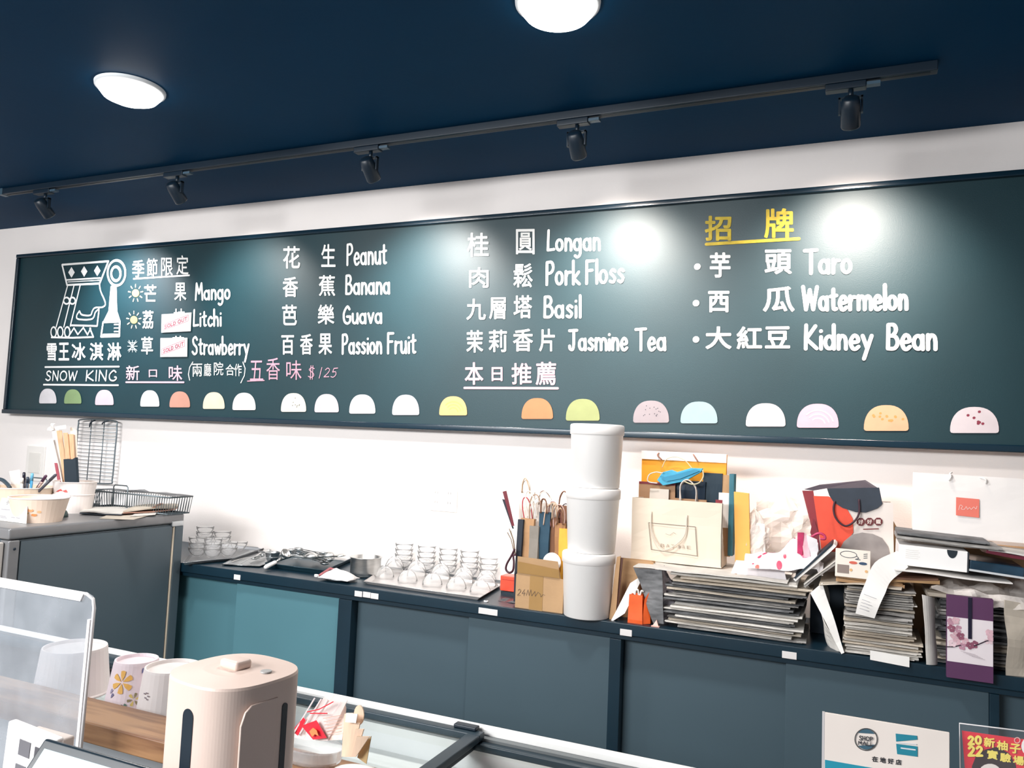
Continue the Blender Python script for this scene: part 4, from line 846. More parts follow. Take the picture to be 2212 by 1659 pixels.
BAGS = [  # px0, px1, top, y, colour, label, lean
 (1116, 1146, 1062, -.37, 'F0E6DC', 'white bag with faint red print at the back of the carton', 0), (1112, 1123, 1122, -.44, '232A36', 'narrow black folded bag at the front left of the carton', 1),
 (1120, 1150, 1120, -.42, 'B98E66', 'tan folded bag second from left in the carton', 0), (1140, 1160, 1136, -.43, '8C857C', 'grey brown folded bag in the carton', 0),
 (1160, 1183, 1106, -.42, '24465A', 'dark teal upright bag in the middle of the carton', 0), (1148, 1200, 1088, -.38, 'D8CFC6', 'pale bag behind the dark teal one in the carton', 0),
 (1186, 1204, 1118, -.41, '7C5238', 'chestnut brown folded bag in the carton', 0), (1196, 1218, 1130, -.42, 'A2744C', 'wide mid brown bag at the right of the carton', 0), (1204, 1226, 1142, -.43, 'EDAE3E', 'mustard yellow bag at the right of the carton', 1),
 (1222, 1234, 1124, -.40, 'E0C2A0', 'pale beige bag touching the white tub', 0), (1196, 1232, 1092, -.36, '9A6E58', 'reddish brown bag at the back right of the carton', 0)]
for i, (x0, x1, pt, y, c, lb, ln) in enumerate(BAGS):
    a_ = UY(x0, 1230, y); b_ = UY(x1, 1230, y); zt_ = UY((x0+x1)/2, pt, y).z; tt = thing('paper_bag', lb, 'bag', ((a_.x+b_.x)/2, y, ZC+.012), rot=(R_(-2*ln), 0, R_(rnd.uniform(-8, 8))), group=None)
    bag(tt, b_.x-a_.x, zt_-ZC-.012, .012, M('bag_paper_'+c, c, .7, var=.1, scale=20), seed=i+30, amp=.003, zs=6)
    if i in (0, 5, 6, 7, 10, 4):
        hx = (b_.x-a_.x); hz = zt_-ZC-.012
        for k in (0, 1):
            cord(tt, [(-hx*.3, -.003-.006*k, hz-.004), (-hx*.22, -.008-.006*k, hz+.03+.012*rnd.random()), (hx*.05*rnd.random(), -.01-.006*k, hz+.045+.015*rnd.random()), (hx*.25, -.008-.006*k, hz+.02+.02*rnd.random()), (hx*.3, -.003-.006*k, hz-.004)], .0022, PC(('E9DFD2', 'C9A98C', '7A5240')[(i+k) % 3], .7))
t = thing('loose_cords', 'tangle of white, tan and red paper bag cords sticking out of the carton bags', 'cords', (UY(1180, 1110, -.41).x, -.41, ZC+.14)); o_ = Vector(t.location)
for i, (px, py, rw, rh, c) in enumerate(((1148, 1104, 10, 44, 'EFE6DA'), (1156, 1108, 12, 40, 'A98A74'), (1160, 1104, 14, 30, 'F2ECE4'), (1172, 1110, 16, 28, 'F4F0EC'), (1182, 1112, 15, 36, 'EFE9E2'), (1190, 1120, 14, 34, 'D8B8A0'), (1200, 1124, 12, 40, '8E5A52'), (1208, 1126, 12, 36, 'C9A9A0'), (1216, 1126, 10, 38, '4A3A40'), (1140, 1110, 9, 36, 'B8404A'))):
    dy = -.012+.006*(i % 5); tl_ = (i % 3-1)*6
    cord(t, [UY(px+x+tl_*(-y/40), py+y, -.41+dy)-o_ for x, y in ((-rw, 14), (-rw, -rh*.4), (-rw*.5, -rh*.9), (rw*.4, -rh*.95), (rw, -rh*.45), (rw*.9, 14))], .0022, PC(c, .7))
tt = thing('paper_bag', 'black plastic bag bunched low in front of the folded bags in the carton', 'bag', (UY(1165, 1190, -.44).x, -.425, ZC+.10)); blob(tt, .085, .05, .075, M('black_film', '16222C', .25, var=.3), seed=22)
tt = thing('paper_disc', 'round white paper plate tucked in the right of the carton', 'plate', UY(1192, 1215, -.435)); obj('disc', MB().lathe([(.036, 0), (.034, .002), (.0, .002)], 28, axis=Matrix.Rotation(R_(84), 3, 'X')), m_wpaper, tt)
# tall dark red ribbons/sticks left of carton
q = UY(1108, 1150, -.44)
t = thing('chopper_strap', 'dark red and black long straps sticking up left of the carton bags', 'strap', q)
def SP(px, py, dy=0): return UY(px, py, -.44+dy)-q
obj('red_strap', patch(SP(1106, 1136), SP(1111, 1136), SP(1094, 1060), SP(1086, 1062), nu=2, nv=6, amp=.001), PC('6E1626', .4), t, solid=.003)
obj('black_strap', patch(SP(1107, 1142, .004), SP(1110, 1142, .004), SP(1091, 1079, .004), SP(1085, 1078, .004), nu=2, nv=6, amp=.001), PC('1C2230', .4), t, solid=.003)
obj('cord_loop', MB().tube(cr([SP(1112, 1186, -.02), SP(1104, 1202, -.022), SP(1095, 1218, -.024), SP(1093, 1230, -.025), SP(1100, 1237, -.025), SP(1108, 1232, -.025), SP(1110, 1215, -.024), SP(1109, 1200, -.022), SP(1115, 1198, -.02)], 6), .0042, 8), PC('3E1426', .4), t, smooth=True, label='hanging dark red cord loop')
obj('raffia_strands', MB().tube([SP(1096, 1150, -.005), SP(1104, 1165, -.005), SP(1112, 1200, -.005)], .002, 6).tube([SP(1100, 1142, -.005), SP(1108, 1165, -.005), SP(1112, 1195, -.005)], .002, 6).tube([SP(1103, 1146, -.005), SP(1110, 1168, -.005), SP(1114, 1200, -.005)], .0016, 6), PC('8A7866'), t)
# orange red box on black stand
a, b = UZ(1077, 1284, ZC), UZ(1114, 1290, ZC)
t = thing('red_box', 'small orange red plastic box on a dark stand left of the carton', 'box', (a.x, a.y+.01, ZC)); wr = (b-a).length+.01
obj('stand', MB().box(.003, wr, .004, .07, 0, .012), m_black, t); obj('box_body', MB().box(0, wr, 0, .06, .014, .074), M('red_orange_plastic', 'F0543C', .3, var=.12, scale=18), t, bevel=.003); obj('lid_line', MB().box(.008, wr-.006, -.001, 0, .058, .060), PC('B02A20'), t)
t = thing('black_bag_scrap', 'flat black plastic scrap lying in front of the red box', 'bag', UZ(1100, 1300, ZC)); obj('film', patch(Vector((-.04, -.015, .002)), Vector((.03, -.02, .002)), Vector((.04, .03, .006)), Vector((-.03, .03, .006)), nu=10, nv=6, amp=.003, s=30), M('black_film_flat', '142532', .2, var=.3), t, solid=.001)
t = thing('bottle_cap', 'tiny white cap with dark centre on the worktop edge', 'cap', UZ(1050, 1300, ZC)); obj('cap', MB().lathe([(.009, 0), (.009, .004), (.005, .005)], 14), m_white, t, smooth=True); obj('cap_hole', MB().lathe([(.004, .0045), (.004, .0056)], 10), m_black, t)

# ------------------------------------------------------------------ trays, bowls and cutlery on the worktop
def tray(name, label, P, mat, rim=.012, lip=.010):
    """sheet-metal tray through four worktop corners (front-left, front-right, back-right, back-left)"""
    o = Vector(P[0]); Q = [Vector(p)-o for p in P]; cc = sum(Q, Vector())/4; t = thing(name, label, 'tray', o)
    inn = [q+(cc-q).normalized()*.016 for q in Q]; up_ = Vector((0, 0, rim)); mb = MB()
    vs = [q+Vector((0, 0, .001)) for q in inn]+[q+up_ for q in Q]; mb.add(vs, [(0, 1, 2, 3)]+[(i, (i+1) % 4, 4+(i+1) % 4, 4+i) for i in range(4)])
    obj('tray_pan', mb, mat, t, solid=.0014)
    obj('rolled_rim', MB().tube([q+up_ for q in Q], .0022, 6, closed=True), mat, t, smooth=True); return t
tray('bowl_tray', 'pale metal tray holding the clear glass dessert bowls', [UZ(786, 1262, ZC), UZ(1036, 1298, ZC), UZ(1085, 1268, ZC), UZ(830, 1233, ZC)], M('pale_metal', 'D5D1CF', .3, metal=.6))
# glass dessert bowls
def bowl_mb(flip=False):
    pr = [(.013, 0), (.015, .002), (.030, .014), (.040, .034), (.0425, .046), (.0415, .0465), (.0385, .034), (.028, .016), (.012, .006), (.001, .005)]
    if flip: pr = [(r, .047-z) for r, z in pr][::-1]
    return MB().lathe(pr, 24, cap0=False, cap1=False)
g_up = obj('glass_bowl', bowl_mb(), m_glass, smooth=True).data; g_dn = obj('glass_bowl', bowl_mb(True), m_glass, smooth=True).data
for o in [o for o in COL.objects if o.name.startswith('glass_bowl')]: bpy.data.objects.remove(o)
def gb(me, loc, label, group):
    o = bpy.data.objects.new('glass_bowl', me); COL.objects.link(o); o.location = loc; return tag(o, label, 'bowl', group)
BT = [(866, 1240, 4), (915, 1246, 4), (962, 1252, 4), (1008, 1258, 4), (1050, 1262, 3)]
for i, (px, py, n) in enumerate(BT):
    p = UZ(px, py-8, ZC)
    nm = ('leftmost', 'second from left', 'middle', 'fourth from left', 'rightmost')[i]
    for k in range(n): gb(g_up, (p.x, p.y+.02, ZC+.004+k*.0235), 'clear glass bowl nested in the %s back stack on the pale tray' % nm, 'nested glass bowls in the %s back stack' % nm)
for i, (px, py) in enumerate(((822, 1255), (872, 1264), (926, 1272), (978, 1280), (1030, 1288))):
    p = UZ(px, py-6, ZC); nm = ('leftmost', 'second', 'middle', 'fourth', 'rightmost')[i]
    gb(g_dn, (p.x, p.y+.03, ZC+.003), '%s upside down clear glass bowl in the front row of the pale tray' % nm, 'upturned glass bowls in the front row')
for i, (px, py) in enumerate(((845, 1244), (893, 1253), (945, 1260), (995, 1268), (1044, 1275))):
    p = UZ(px, py-6, ZC); nm = ('leftmost', 'second', 'middle', 'fourth', 'rightmost')[i]
    for k in range(2): gb(g_dn, (p.x, p.y+.025, ZC+.003+k*.02), '%s doubled upside down glass bowl in the middle row of the pale tray' % nm, 'doubled glass bowls, %s of the middle row' % nm)
# left tray behind the fridge
tray('bowl_tray', 'grey metal tray of glass bowls half hidden behind the fridge', [UZ(395, 1222, ZC), UZ(505, 1212, ZC), UZ(570, 1190, ZC), UZ(430, 1178, ZC)], M('tray_grey', '8D8F92', .35, metal=.6), rim=.014)
for i, (px, py, k) in enumerate(((425, 1205, 3), (458, 1208, 3), (492, 1205, 2), (440, 1190, 4), (478, 1190, 3), (515, 1192, 1))):
    p = UZ(px, py, ZC)
    for q in range(k): gb(g_up, (p.x, p.y, ZC+.004+q*.0235), 'clear glass bowl piled on the grey tray beside the fridge', 'glass bowls piled beside the fridge')
# cutlery tray
m_tr2 = M('dark_tray', '1E3A46', .4, metal=.3, var=.1)
T0 = [UZ(572, 1226, ZC), UZ(700, 1243, ZC), UZ(765, 1212, ZC), UZ(625, 1198, ZC)]
tray('cutlery_tray', 'dark metal tray heaped with steel spoons beside the saucepan', T0, m_tr2, rim=.02)
tray('flat_tray', 'thin grey tray under the loose serving spoons left of the dark tray', [UZ(480, 1222, ZC), UZ(560, 1226, ZC), UZ(640, 1200, ZC), UZ(540, 1192, ZC)], m_steeld, rim=.006)
def spoon(name, label, a, b, bowl, mat, group=None, hw=.005, flip=1):
    a, b = Vector(a), Vector(b); t = thing(name, label, name.split('_')[-1], a, group=group); v = b-a; n = 8
    d = v.normalized(); s = d.cross(Vector((0, 0, 1))).normalized(); up_ = s.cross(d)
    mb = MB()
    for i in range(n+1):
        u = i/n; c = v*u+up_*.006*math.sin(math.pi*u); ww = hw*(1-.45*math.sin(math.pi*min(1, u*1.1)))
        mb.v += [tuple(c-s*ww+up_*.001), tuple(c+s*ww+up_*.001), tuple(c+s*ww-up_*.001), tuple(c-s*ww-up_*.001)]
    mb.f += [(i*4+k, i*4+(k+1) % 4, i*4+4+(k+1) % 4, i*4+4+k) for i in range(n) for k in range(4)]+[(0, 1, 2, 3), (n*4+3, n*4+2, n*4+1, n*4)]
    obj('handle', mb, mat, t, smooth=True)
    ms = MB(); pr = []
    for j in range(5):
        ph = math.pi/2*j/4; pr.append((bowl*math.sin(ph) if j else .0005, -bowl*.55*math.cos(ph)*flip))
    rot = Matrix((d, s, up_)).transposed(); ms.lathe(pr, 18, c=v+d*bowl*.95, axis=rot @ Matrix.Diagonal((1.3, 1, 1)), cap0=False, cap1=False)
    obj('spoon_bowl', ms, mat, t, smooth=True, solid=.0012); return t
g = random.Random(11); zt_ = ZC+.022
cen = sum((Vector(p) for p in T0), Vector())/4
for i in range(16):
    a_ = g.uniform(-.6, .9)+(math.pi if g.random() < .35 else 0); L_ = g.uniform(.12, .17); c = cen+Vector((g.uniform(-.05, .055), g.uniform(-.03, .035), 0)); c.z = zt_+.0026*i
    dx = Vector((math.cos(a_), math.sin(a_)*.6, g.uniform(-.05, .12)))*L_/2
    spoon('steel_spoon', 'steel spoon lying in the heap on the dark cutlery tray', c-dx, c+dx, .019, m_steeld if i % 3 else m_steel, 'steel spoons heaped on the dark tray', hw=.0068)
def PXZ(px, py, z): return UZ(px, py, z)
for (px, py, z, r, lb) in ((662, 1204, ZC+.045, .026, 'left of the two shiny ladles on the heap'), (700, 1202, ZC+.05, .028, 'middle shiny ladle bowl on the heap')):
    p = PXZ(px, py, z); spoon('ladle', 'upturned steel ladle, '+lb, p+Vector((-.13, -.02, -.012)), p, r, m_steel, flip=-1.4)
p = PXZ(728, 1203, ZC+.05); spoon('ladle', 'small pierced steel strainer ladle against the saucepan rim', p+Vector((-.1, -.05, -.02)), p, .018, m_steel, flip=-1.2)
# black measuring bowl/ladle
p = UZ(588, 1208, ZC+.02); t = thing('steel_cup', 'small round dark steel cup with a flared rim left of the cutlery tray', 'cup', (p.x, p.y, ZC+.012))
obj('cup_body', MB().lathe([(.020, 0), (.024, .004), (.030, .022), (.034, .040), (.036, .041), (.033, .040), (.028, .022), (.018, .006), (.001, .005)], 28, cap1=False), m_steeld, t, smooth=True)
obj('handle', MB().tube(cr([(-.03, 0, .032), (-.06, .01, .034), (-.11, .03, .030)], 5), .004, 8), m_steeld, t, smooth=True)
for i, (x0, y0, x1, y1, lb) in enumerate(((500, 1214, 545, 1205, 'long steel serving spoon at the left of the loose cutlery'), (515, 1220, 560, 1200, 'steel serving spoon crossing the long one'), (548, 1206, 575, 1190, 'steel tongs end lying near the small cup'), (540, 1216, 585, 1204, 'loose steel spoon lying at the tray edge'))):
    a_, b_ = UZ(x0, y0, ZC+.012+.004*i), UZ(x1, y1, ZC+.02+.004*i); spoon('serving_spoon', lb, a_, b_, .020, (m_steel, m_steeld)[i % 2], hw=.006)
# ice cream scoop, white handle
a_, b_ = UZ(572, 1226, ZC+.014), UZ(596, 1214, ZC+.03)
t = thing('ice_cream_scoop', 'ice cream scoop with a white handle pointing off the dark tray', 'scoop', a_)
obj('handle', MB().tube([Vector((0, 0, 0)), (b_-a_)*.15, (b_-a_)*.9, (b_-a_)], [.007, .010, .009, .007], 12), m_white, t, smooth=True)
obj('shaft', MB().tube([(b_-a_), (b_-a_)*1.5+Vector((0, 0, .006))], .005, 8), m_steel, t, smooth=True)
obj('scoop_bowl', MB().lathe([(.001, -.02), (.014, -.016), (.021, -.006), (.023, .004)], 20, c=(b_-a_)*1.9+Vector((0, 0, .018)), axis=Matrix.Rotation(R_(50), 3, 'Y'), cap0=False, cap1=False), m_steel, t, smooth=True, solid=.0015)
# saucepan
p = UZ(777, 1248, ZC)+Vector((-.01, .055, 0)); t = thing('saucepan', 'shiny steel round pot standing between the cutlery and the glass bowls', 'pot', (p.x, p.y, ZC))
obj('pot_body', MB().lathe([(.058, 0), (.064, .005), (.066, .02), (.066, .078), (.069, .081), (.0705, .080), (.0695, .083), (.0645, .081), (.0635, .01), (.001, .006)], 44, cap1=False), m_steel, t, smooth=True)
# towel on dish
p = UZ(724, 1256, ZC); t = thing('small_dish', 'small grey dish under the folded white towel', 'dish', (p.x, p.y+.02, ZC)); obj('dish', MB().lathe([(.04, 0), (.062, .010), (.064, .012), (.058, .011), (.001, .004)], 32, sx=1.15, sy=.8), m_steeld, t, smooth=True)
p = UZ(724, 1250, ZC+.012); t = thing('towel', 'folded white towel with a dull red edge on the small dish', 'towel', (p.x, p.y+.02, ZC+.012))
def tw(u, v):
    x = -.075+.15*u; y = -.04+.09*v; e = (1-abs(2*u-1)**2.5)*(1-abs(2*v-1)**2.5); return Vector((x+.01*nz((u*3, v*3, 1), 1), y+.008*nz((v*3, u*3, 5), 1), .032*e*(1.1-.5*abs(u-.35))*(1+.35*nz((u*4, v*4, 2), 1))))
m_tow = M('towel_white', 'F2EEEC', .9, var=.03, bump=.4, bscale=160)
obj('cloth', MB().grid(tw, 20, 12), m_tow, t, solid=.003, smooth=True)
obj('red_hem', MB().tube([tw(0, .0)+Vector((-.003, -.002, .002)), tw(.06, .3)+Vector((-.006, 0, .004)), tw(.2, .6)+Vector((-.01, 0, .006)), tw(.38, .95)+Vector((-.004, 0, .012))], [.003, .005, .006, .004], 8), M('faded_red_cloth', 'A8666A', .9, var=.2, scale=60), t, smooth=True)
obj('corner_tag', MB().box(-.088, -.072, -.046, -.034, .001, .012), m_tow, t, bevel=.002)

# ------------------------------------------------------------------ on and behind the fridge
m_wire = M('steel_wire', '6F7A80', .35, metal=.7, var=.1)
# wall rack
a, b, c = UY(172, 906, -.03), UY(255, 912, -.03), UY(240, 1045, -.03)
t = thing('wire_rack', 'upright rounded wire rack leaning on the wall just below the chalkboard', 'rack', (a.x, -.035, c.z)); Wr, Hr = b.x-a.x, a.z-c.z
obj('outer_frame', MB().tube(cr([(.03, 0, 0), (Wr-.03, 0, 0), (Wr-.004, 0, .03), (Wr, 0, Hr*.5), (Wr, 0, Hr-.035), (Wr-.03, 0, Hr), (.03, 0, Hr), (0, 0, Hr-.035), (-.0, 0, Hr*.5), (.004, 0, .03)], 5, True), .0042, 8, True), m_wire, t, smooth=True)
for k in range(16):
    z = Hr*(.06+.058*k); obj('cross_wire', MB().tube([(.0, -.002, z), (Wr, -.002, z)], .0018, 6), m_wire, t, smooth=True)
for k in (1/3, 2/3): obj('long_wire', MB().tube([(Wr*k, .002, .0), (Wr*k, .002, Hr)], .0026, 6), m_wire, t, smooth=True)
obj('hanger_hook', MB().tube(cr([(Wr*.3, 0, Hr-.04), (Wr*.36, -.01, Hr-.015), (Wr*.4, .01, Hr+.0)], 4), .004, 6).tube(cr([(Wr*.62, 0, Hr-.02), (Wr*.7, -.01, Hr-.01), (Wr*.76, .01, Hr+.0)], 4), .004, 6), m_black, t, smooth=True)
# wire baskets
def basket(label, x0, x1, y, d, z, h, n, hnd):
    t = thing('wire_basket', label, 'basket', (x0, y, z)); w_ = x1-x0
    obj('top_rim', MB().tube([(0, 0, h), (w_, 0, h), (w_, d, h), (0, d, h)], .0035, 6, True), m_wire, t, smooth=True)
    obj('bottom_rim', MB().tube([(.01, .005, 0.004), (w_-.01, .005, 0.004), (w_-.01, d-.005, 0.004), (.01, d-.005, 0.004)], .003, 6, True), m_wire, t, smooth=True)
    mb = MB()
    for k in range(n+1):
        x = w_*k/n
        for yy, y2 in ((0, .005), (d, d-.005)): mb.tube([(x, yy, h), (.01+(w_-.02)*k/n, y2, .004)], .0014, 5)
    for k in range(1, 9):
        for xx, x2 in ((0, .01), (w_, w_-.01)): mb.tube([(xx, d*k/9, h), (x2, d*k/9, .004)], .0014, 5)
    for k in range(1, 9): mb.tube([(.01, d*k/9, .004), (w_-.01, d*k/9, .004)], .0014, 5)
    obj('wire_mesh', mb, m_wire, t, kind='stuff')
    for (hx, hy, hw_, hh_) in hnd: obj('handle', MB().tube([(hx, hy, h*.2), (hx, hy, h+hh_-.008), (hx+.008, hy, h+hh_), (hx+hw_-.008, hy, h+hh_), (hx+hw_, hy, h+hh_-.008), (hx+hw_, hy, h*.2)], .003, 7), m_wire, t, smooth=True)
    return t
p = UZ(196, 1088, FZ); q = UZ(362, 1092, FZ)
yb = -.63; xa, xb = UY(188, 1085, yb).x, UY(366, 1085, yb).x
basket('shallow grey wire basket with tall handles at the back of the fridge top', xa, xb-.0, yb, .13, FZ+.001, .078, 34, ((.165, .0, .0+.09, .035),))
yb2 = -.63; xa2, xb2 = UY(66, 1085, -.62).x, UY(180, 1085, -.62).x
basket('second grey wire basket behind the spoon cup on the fridge', xa2, xb2, -.64, .12, FZ+.001, .065, 16, ((.01, .0, .12, .05),))
p = UY(300, 1055, -.62); t = thing('mesh_cover', 'grey mesh lid lying over the shallow wire basket', 'lid', (xa+.03, -.625, FZ+.086))
obj('mesh', patch(Vector((0, 0, .0)), Vector((xb-xa-.02, 0, .0)), Vector((xb-xa-.02, .12, 0)), Vector((.02, .12, 0)), nu=14, nv=6, amp=.006, s=14, seed=2), MG('grey_mesh', '9A9FA3', .4, .7, .35, '77797C'), t)
# cups
def paper_cup(root, r0, r1, h, mat, rim=None, zb=0, name='cup_body', roll=.0022):
    obj(name, MB().lathe([(r0, zb), (r1, zb+h), (r1-.0012, zb+h), (r0-.0012, zb+.003), (.001, zb+.003)], 36, cap0=True, cap1=False), mat, root, smooth=False)
    obj('rolled_rim', MB().tube([(r1*math.cos(2*math.pi*k/36), r1*math.sin(2*math.pi*k/36), zb+h) for k in range(36)], roll, 6, True), rim or mat, root, smooth=True)
m_cup = M('white_paper_cup', 'EFE6E2', .6, var=.03)
yq = -.80; p = UY(157, 1108, yq); sc = UY(187, 1100, yq).x-UY(128, 1100, yq).x
t = thing('paper_cup', 'double white paper tub with a red mark holding wrapped spoons', 'cup', (p.x, yq, FZ)); rr = sc/2*.93
h1 = .078; paper_cup(t, rr*.9, rr*1.02, h1, m_cup); paper_cup(t, rr*.98, rr*1.08, .060, m_cup, zb=h1-.006, name='upper_tub')
mk = MB(); rm = rr*1.05
mk.add([(rm*math.cos(R_(a_)), rm*math.sin(R_(a_)), h1+z) for a_, z in ((-95, .012), (-85, .020), (-76, .026), (-70, .018), (-60, .024), (-55, .012))], [(0, 1, 2, 3, 4, 5)])
obj('red_mark', mk, PC('D8605A'), t)
ztop = FZ+h1+.04
q = Vector((p.x, yq, FZ+.085)); t = thing('wrapped_spoon_bundle', 'bundle of paper wrapped wooden spoons with a black sleeve in the white tub', 'spoons', q)
def KP(px, py, dy=0): return UY(px, py, yq+dy)-q
W1_ = M('wood_stick', 'DDB28C', .7, var=.1, scale=20, stretch=(4, 4, 1)); W2_ = PC('EDE6E2', .5)
for i, (c, mt, dy) in enumerate(((((138, 1100), (150, 1100), (127, 925), (112, 925)), W2_, .01), (((140, 1098), (148, 1098), (114, 948), (104, 952)), W2_, -.004), (((146, 1098), (154, 1098), (133, 930), (122, 930)), W1_, .006), (((150, 1098), (160, 1098), (146, 935), (137, 935)), W1_, -.002), (((156, 1098), (167, 1098), (158, 938), (146, 938)), W1_, .004), (((160, 1098), (168, 1098), (166, 930), (152, 922)), PC('E9DCCB', .5), .016), (((136, 1098), (142, 1096), (123, 1000), (118, 1000)), PC('A8505E', .5), -.008))):
    obj('wrapped_spoon', patch(*[KP(x, y, dy) for x, y in c], nu=3, nv=8, amp=.001, seed=i), mt, t, solid=.003)
obj('wrapper', patch(KP(122, 928, -.01), KP(146, 926, -.01), KP(145, 918, -.01), KP(121, 922, -.01), nu=4, nv=3), W2_, t, solid=.001)
obj('crumpled_wrapper_tip', patch(KP(103, 930, -.006), KP(114, 928, -.006), KP(118, 914, .0), KP(106, 918, .004), nu=6, nv=6, amp=.008, s=40), W2_, t, solid=.001)
obj('black_sleeve', MB().prism([KP(*c, -.016) for c in ((142, 1098), (169, 1098), (163, 988), (154, 993), (147, 991), (137, 992))][::-1], (0, .012, 0)), PC('1B2C38', .5), t)
# pen tub
yq = -.93; p = UY(42, 1100, yq); t = thing('paper_cup', 'wide cream paper tub full of marker pens at the left frame edge', 'cup', (p.x, yq, FZ)); rr = (UY(87, 1060, yq).x-UY(-2, 1060, yq).x)/2
paper_cup(t, rr*.86, rr, .105, PC('E6D2BC', .6), m_cup)
z_ = FZ+.03
for i, (x0, y0, x1, y1, c, lb) in enumerate(((52, 1062, 52, 1020, '1E1E30', 'upright black marker pen in the cream tub'), (66, 1062, 70, 1022, '3E8FB8', 'blue capped marker pen in the cream tub'), (58, 1062, 60, 1030, '2F3A4A', 'dark grey marker in the middle of the cream tub'), (78, 1058, 100, 1027, '4E2A46', 'thick purple marker pen tilting right in the cream tub'), (90, 1055, 121, 1025, '4A4A55', 'slim dark pen tilting far right in the cream tub'), (46, 1062, 48, 1032, 'E9E6E2', 'white correction pen at the left in the cream tub'), (84, 1050, 92, 1040, 'D8B8B0', 'stubby pale pink pen in the cream tub'))):
    a_, b_ = UY(x0, y0, yq-.01*(i % 3)), UY(x1, y1, yq-.01*(i % 3)); t = thing('marker_pen', lb, 'pen', a_); v = b_-a_
    obj('barrel', MB().tube([-v*.5, Vector(), v*.6], .0058, 10), PC(c, .4), t, smooth=True); obj('cap', MB().tube([v*.6, v*.95, v], [.0066, .0062, .004], 10), PC(c if i != 1 else '6FB4D4', .3), t, smooth=True)
yq2 = -.90
t = thing('dark_handle_knife', 'curved dark grey handle resting over the rim of the cream tub', 'handle', UY(5, 1050, yq-.02)); obj('handle', MB().tube(cr([UY(x, y, yq-.02)-UY(5, 1050, yq-.02) for x, y in ((-12, 1035), (3, 1036), (14, 1044), (22, 1054))], 5), .008, 10), PC('3E4C56', .3), t, smooth=True)
t = thing('clear_wrapper', 'transparent crinkled wrapper standing among the pens', 'wrapper', UY(34, 1060, yq+.01)); o_ = Vector(t.location)
obj('film', patch(*[UY(x, y, yq+.01)-o_ for x, y in ((24, 1062), (46, 1062), (42, 1014), (20, 1018))], nu=6, nv=8, amp=.005), m_film, t)
# front tub with price card
yq = -1.12; p = UY(70, 1134, yq); t = thing('paper_cup', 'small beige paper tub with orange leaf print behind the price card', 'cup', (p.x, yq+.02, FZ)); rr = (UY(103, 1100, yq).x-UY(25, 1100, yq).x)/2
paper_cup(t, rr*.80, rr, .092, PC('F0D9C6', .6), m_cup, roll=.003)
for i, (a_, z, s_, c) in enumerate(((-52, .034, .009, 'E29A68'), (-44, .022, .008, 'D98A4E'), (-34, .030, .006, 'E8B080'), (-60, .026, .006, 'C9A05A'))):
    z *= 1.45; s_ *= 1.3; r_ = rr*(.80+.20*z/.092)+.0008; ca = R_(a_)
    obj('leaf_print', MB().add([(r_*math.cos(ca+s_/r_*math.cos(k)), r_*math.sin(ca+s_/r_*math.cos(k)), z+s_*.55*math.sin(k)) for k in [j*math.pi/4 for j in range(8)]], [tuple(range(8))]), PC(c), t)
P = [UY(-10, 1130, yq-.07), UY(56, 1138, yq-.07), UY(60, 1081, yq-.062), UY(4, 1075, yq-.062)]; o_ = P[0].copy(); P[0].z = P[1].z = FZ+.001; o_.z = FZ
t = thing('price_card', 'white handwritten price card leaning on the beige leaf printed tub', 'card', o_)
Q = [v-o_ for v in P]; obj('card_sheet', MB().prism(Q[::-1], (0, .0012, 0)), m_wpaper, t)
def KQ(u, v): return Q[0]*(1-u)*(1-v)+Q[1]*u*(1-v)+Q[2]*u*v+Q[3]*(1-u)*v+Vector((0, -.0008, 0))
mb = MB(); put_glyph(mb, '小', KQ(.22, .72), KQ(.32, .72), KQ(.22, .92)); put_glyph(mb, '杯', KQ(.38, .72), KQ(.56, .72), KQ(.38, .94), .0003); obj('card_writing', mb, PC('4A4650'), t)
mb = MB(); 
for u0, u1, v in ((.1, .4, .5), (.45, .8, .52), (.08, .3, .2), (.15, .35, .14), (.5, .62, .2), (.66, .78, .2)): ribbon(mb, [KQ(u0, v), KQ(u1, v)], .0028)
obj('faint_writing', mb, PC('A9A5AB'), t)
# small green domed bowl
p = UZ(115, 1118, FZ); t = thing('dark_bowl', 'small dark green upturned bowl between the beige tub and the spoon tub', 'bowl', (p.x, p.y+.03, FZ)); obj('bowl', MB().lathe([(.030, 0), (.029, .012), (.024, .024), (.014, .033), (.001, .036)], 28), M('dark_green_glaze', '3F5250', .2, var=.3, scale=10), t, smooth=True)
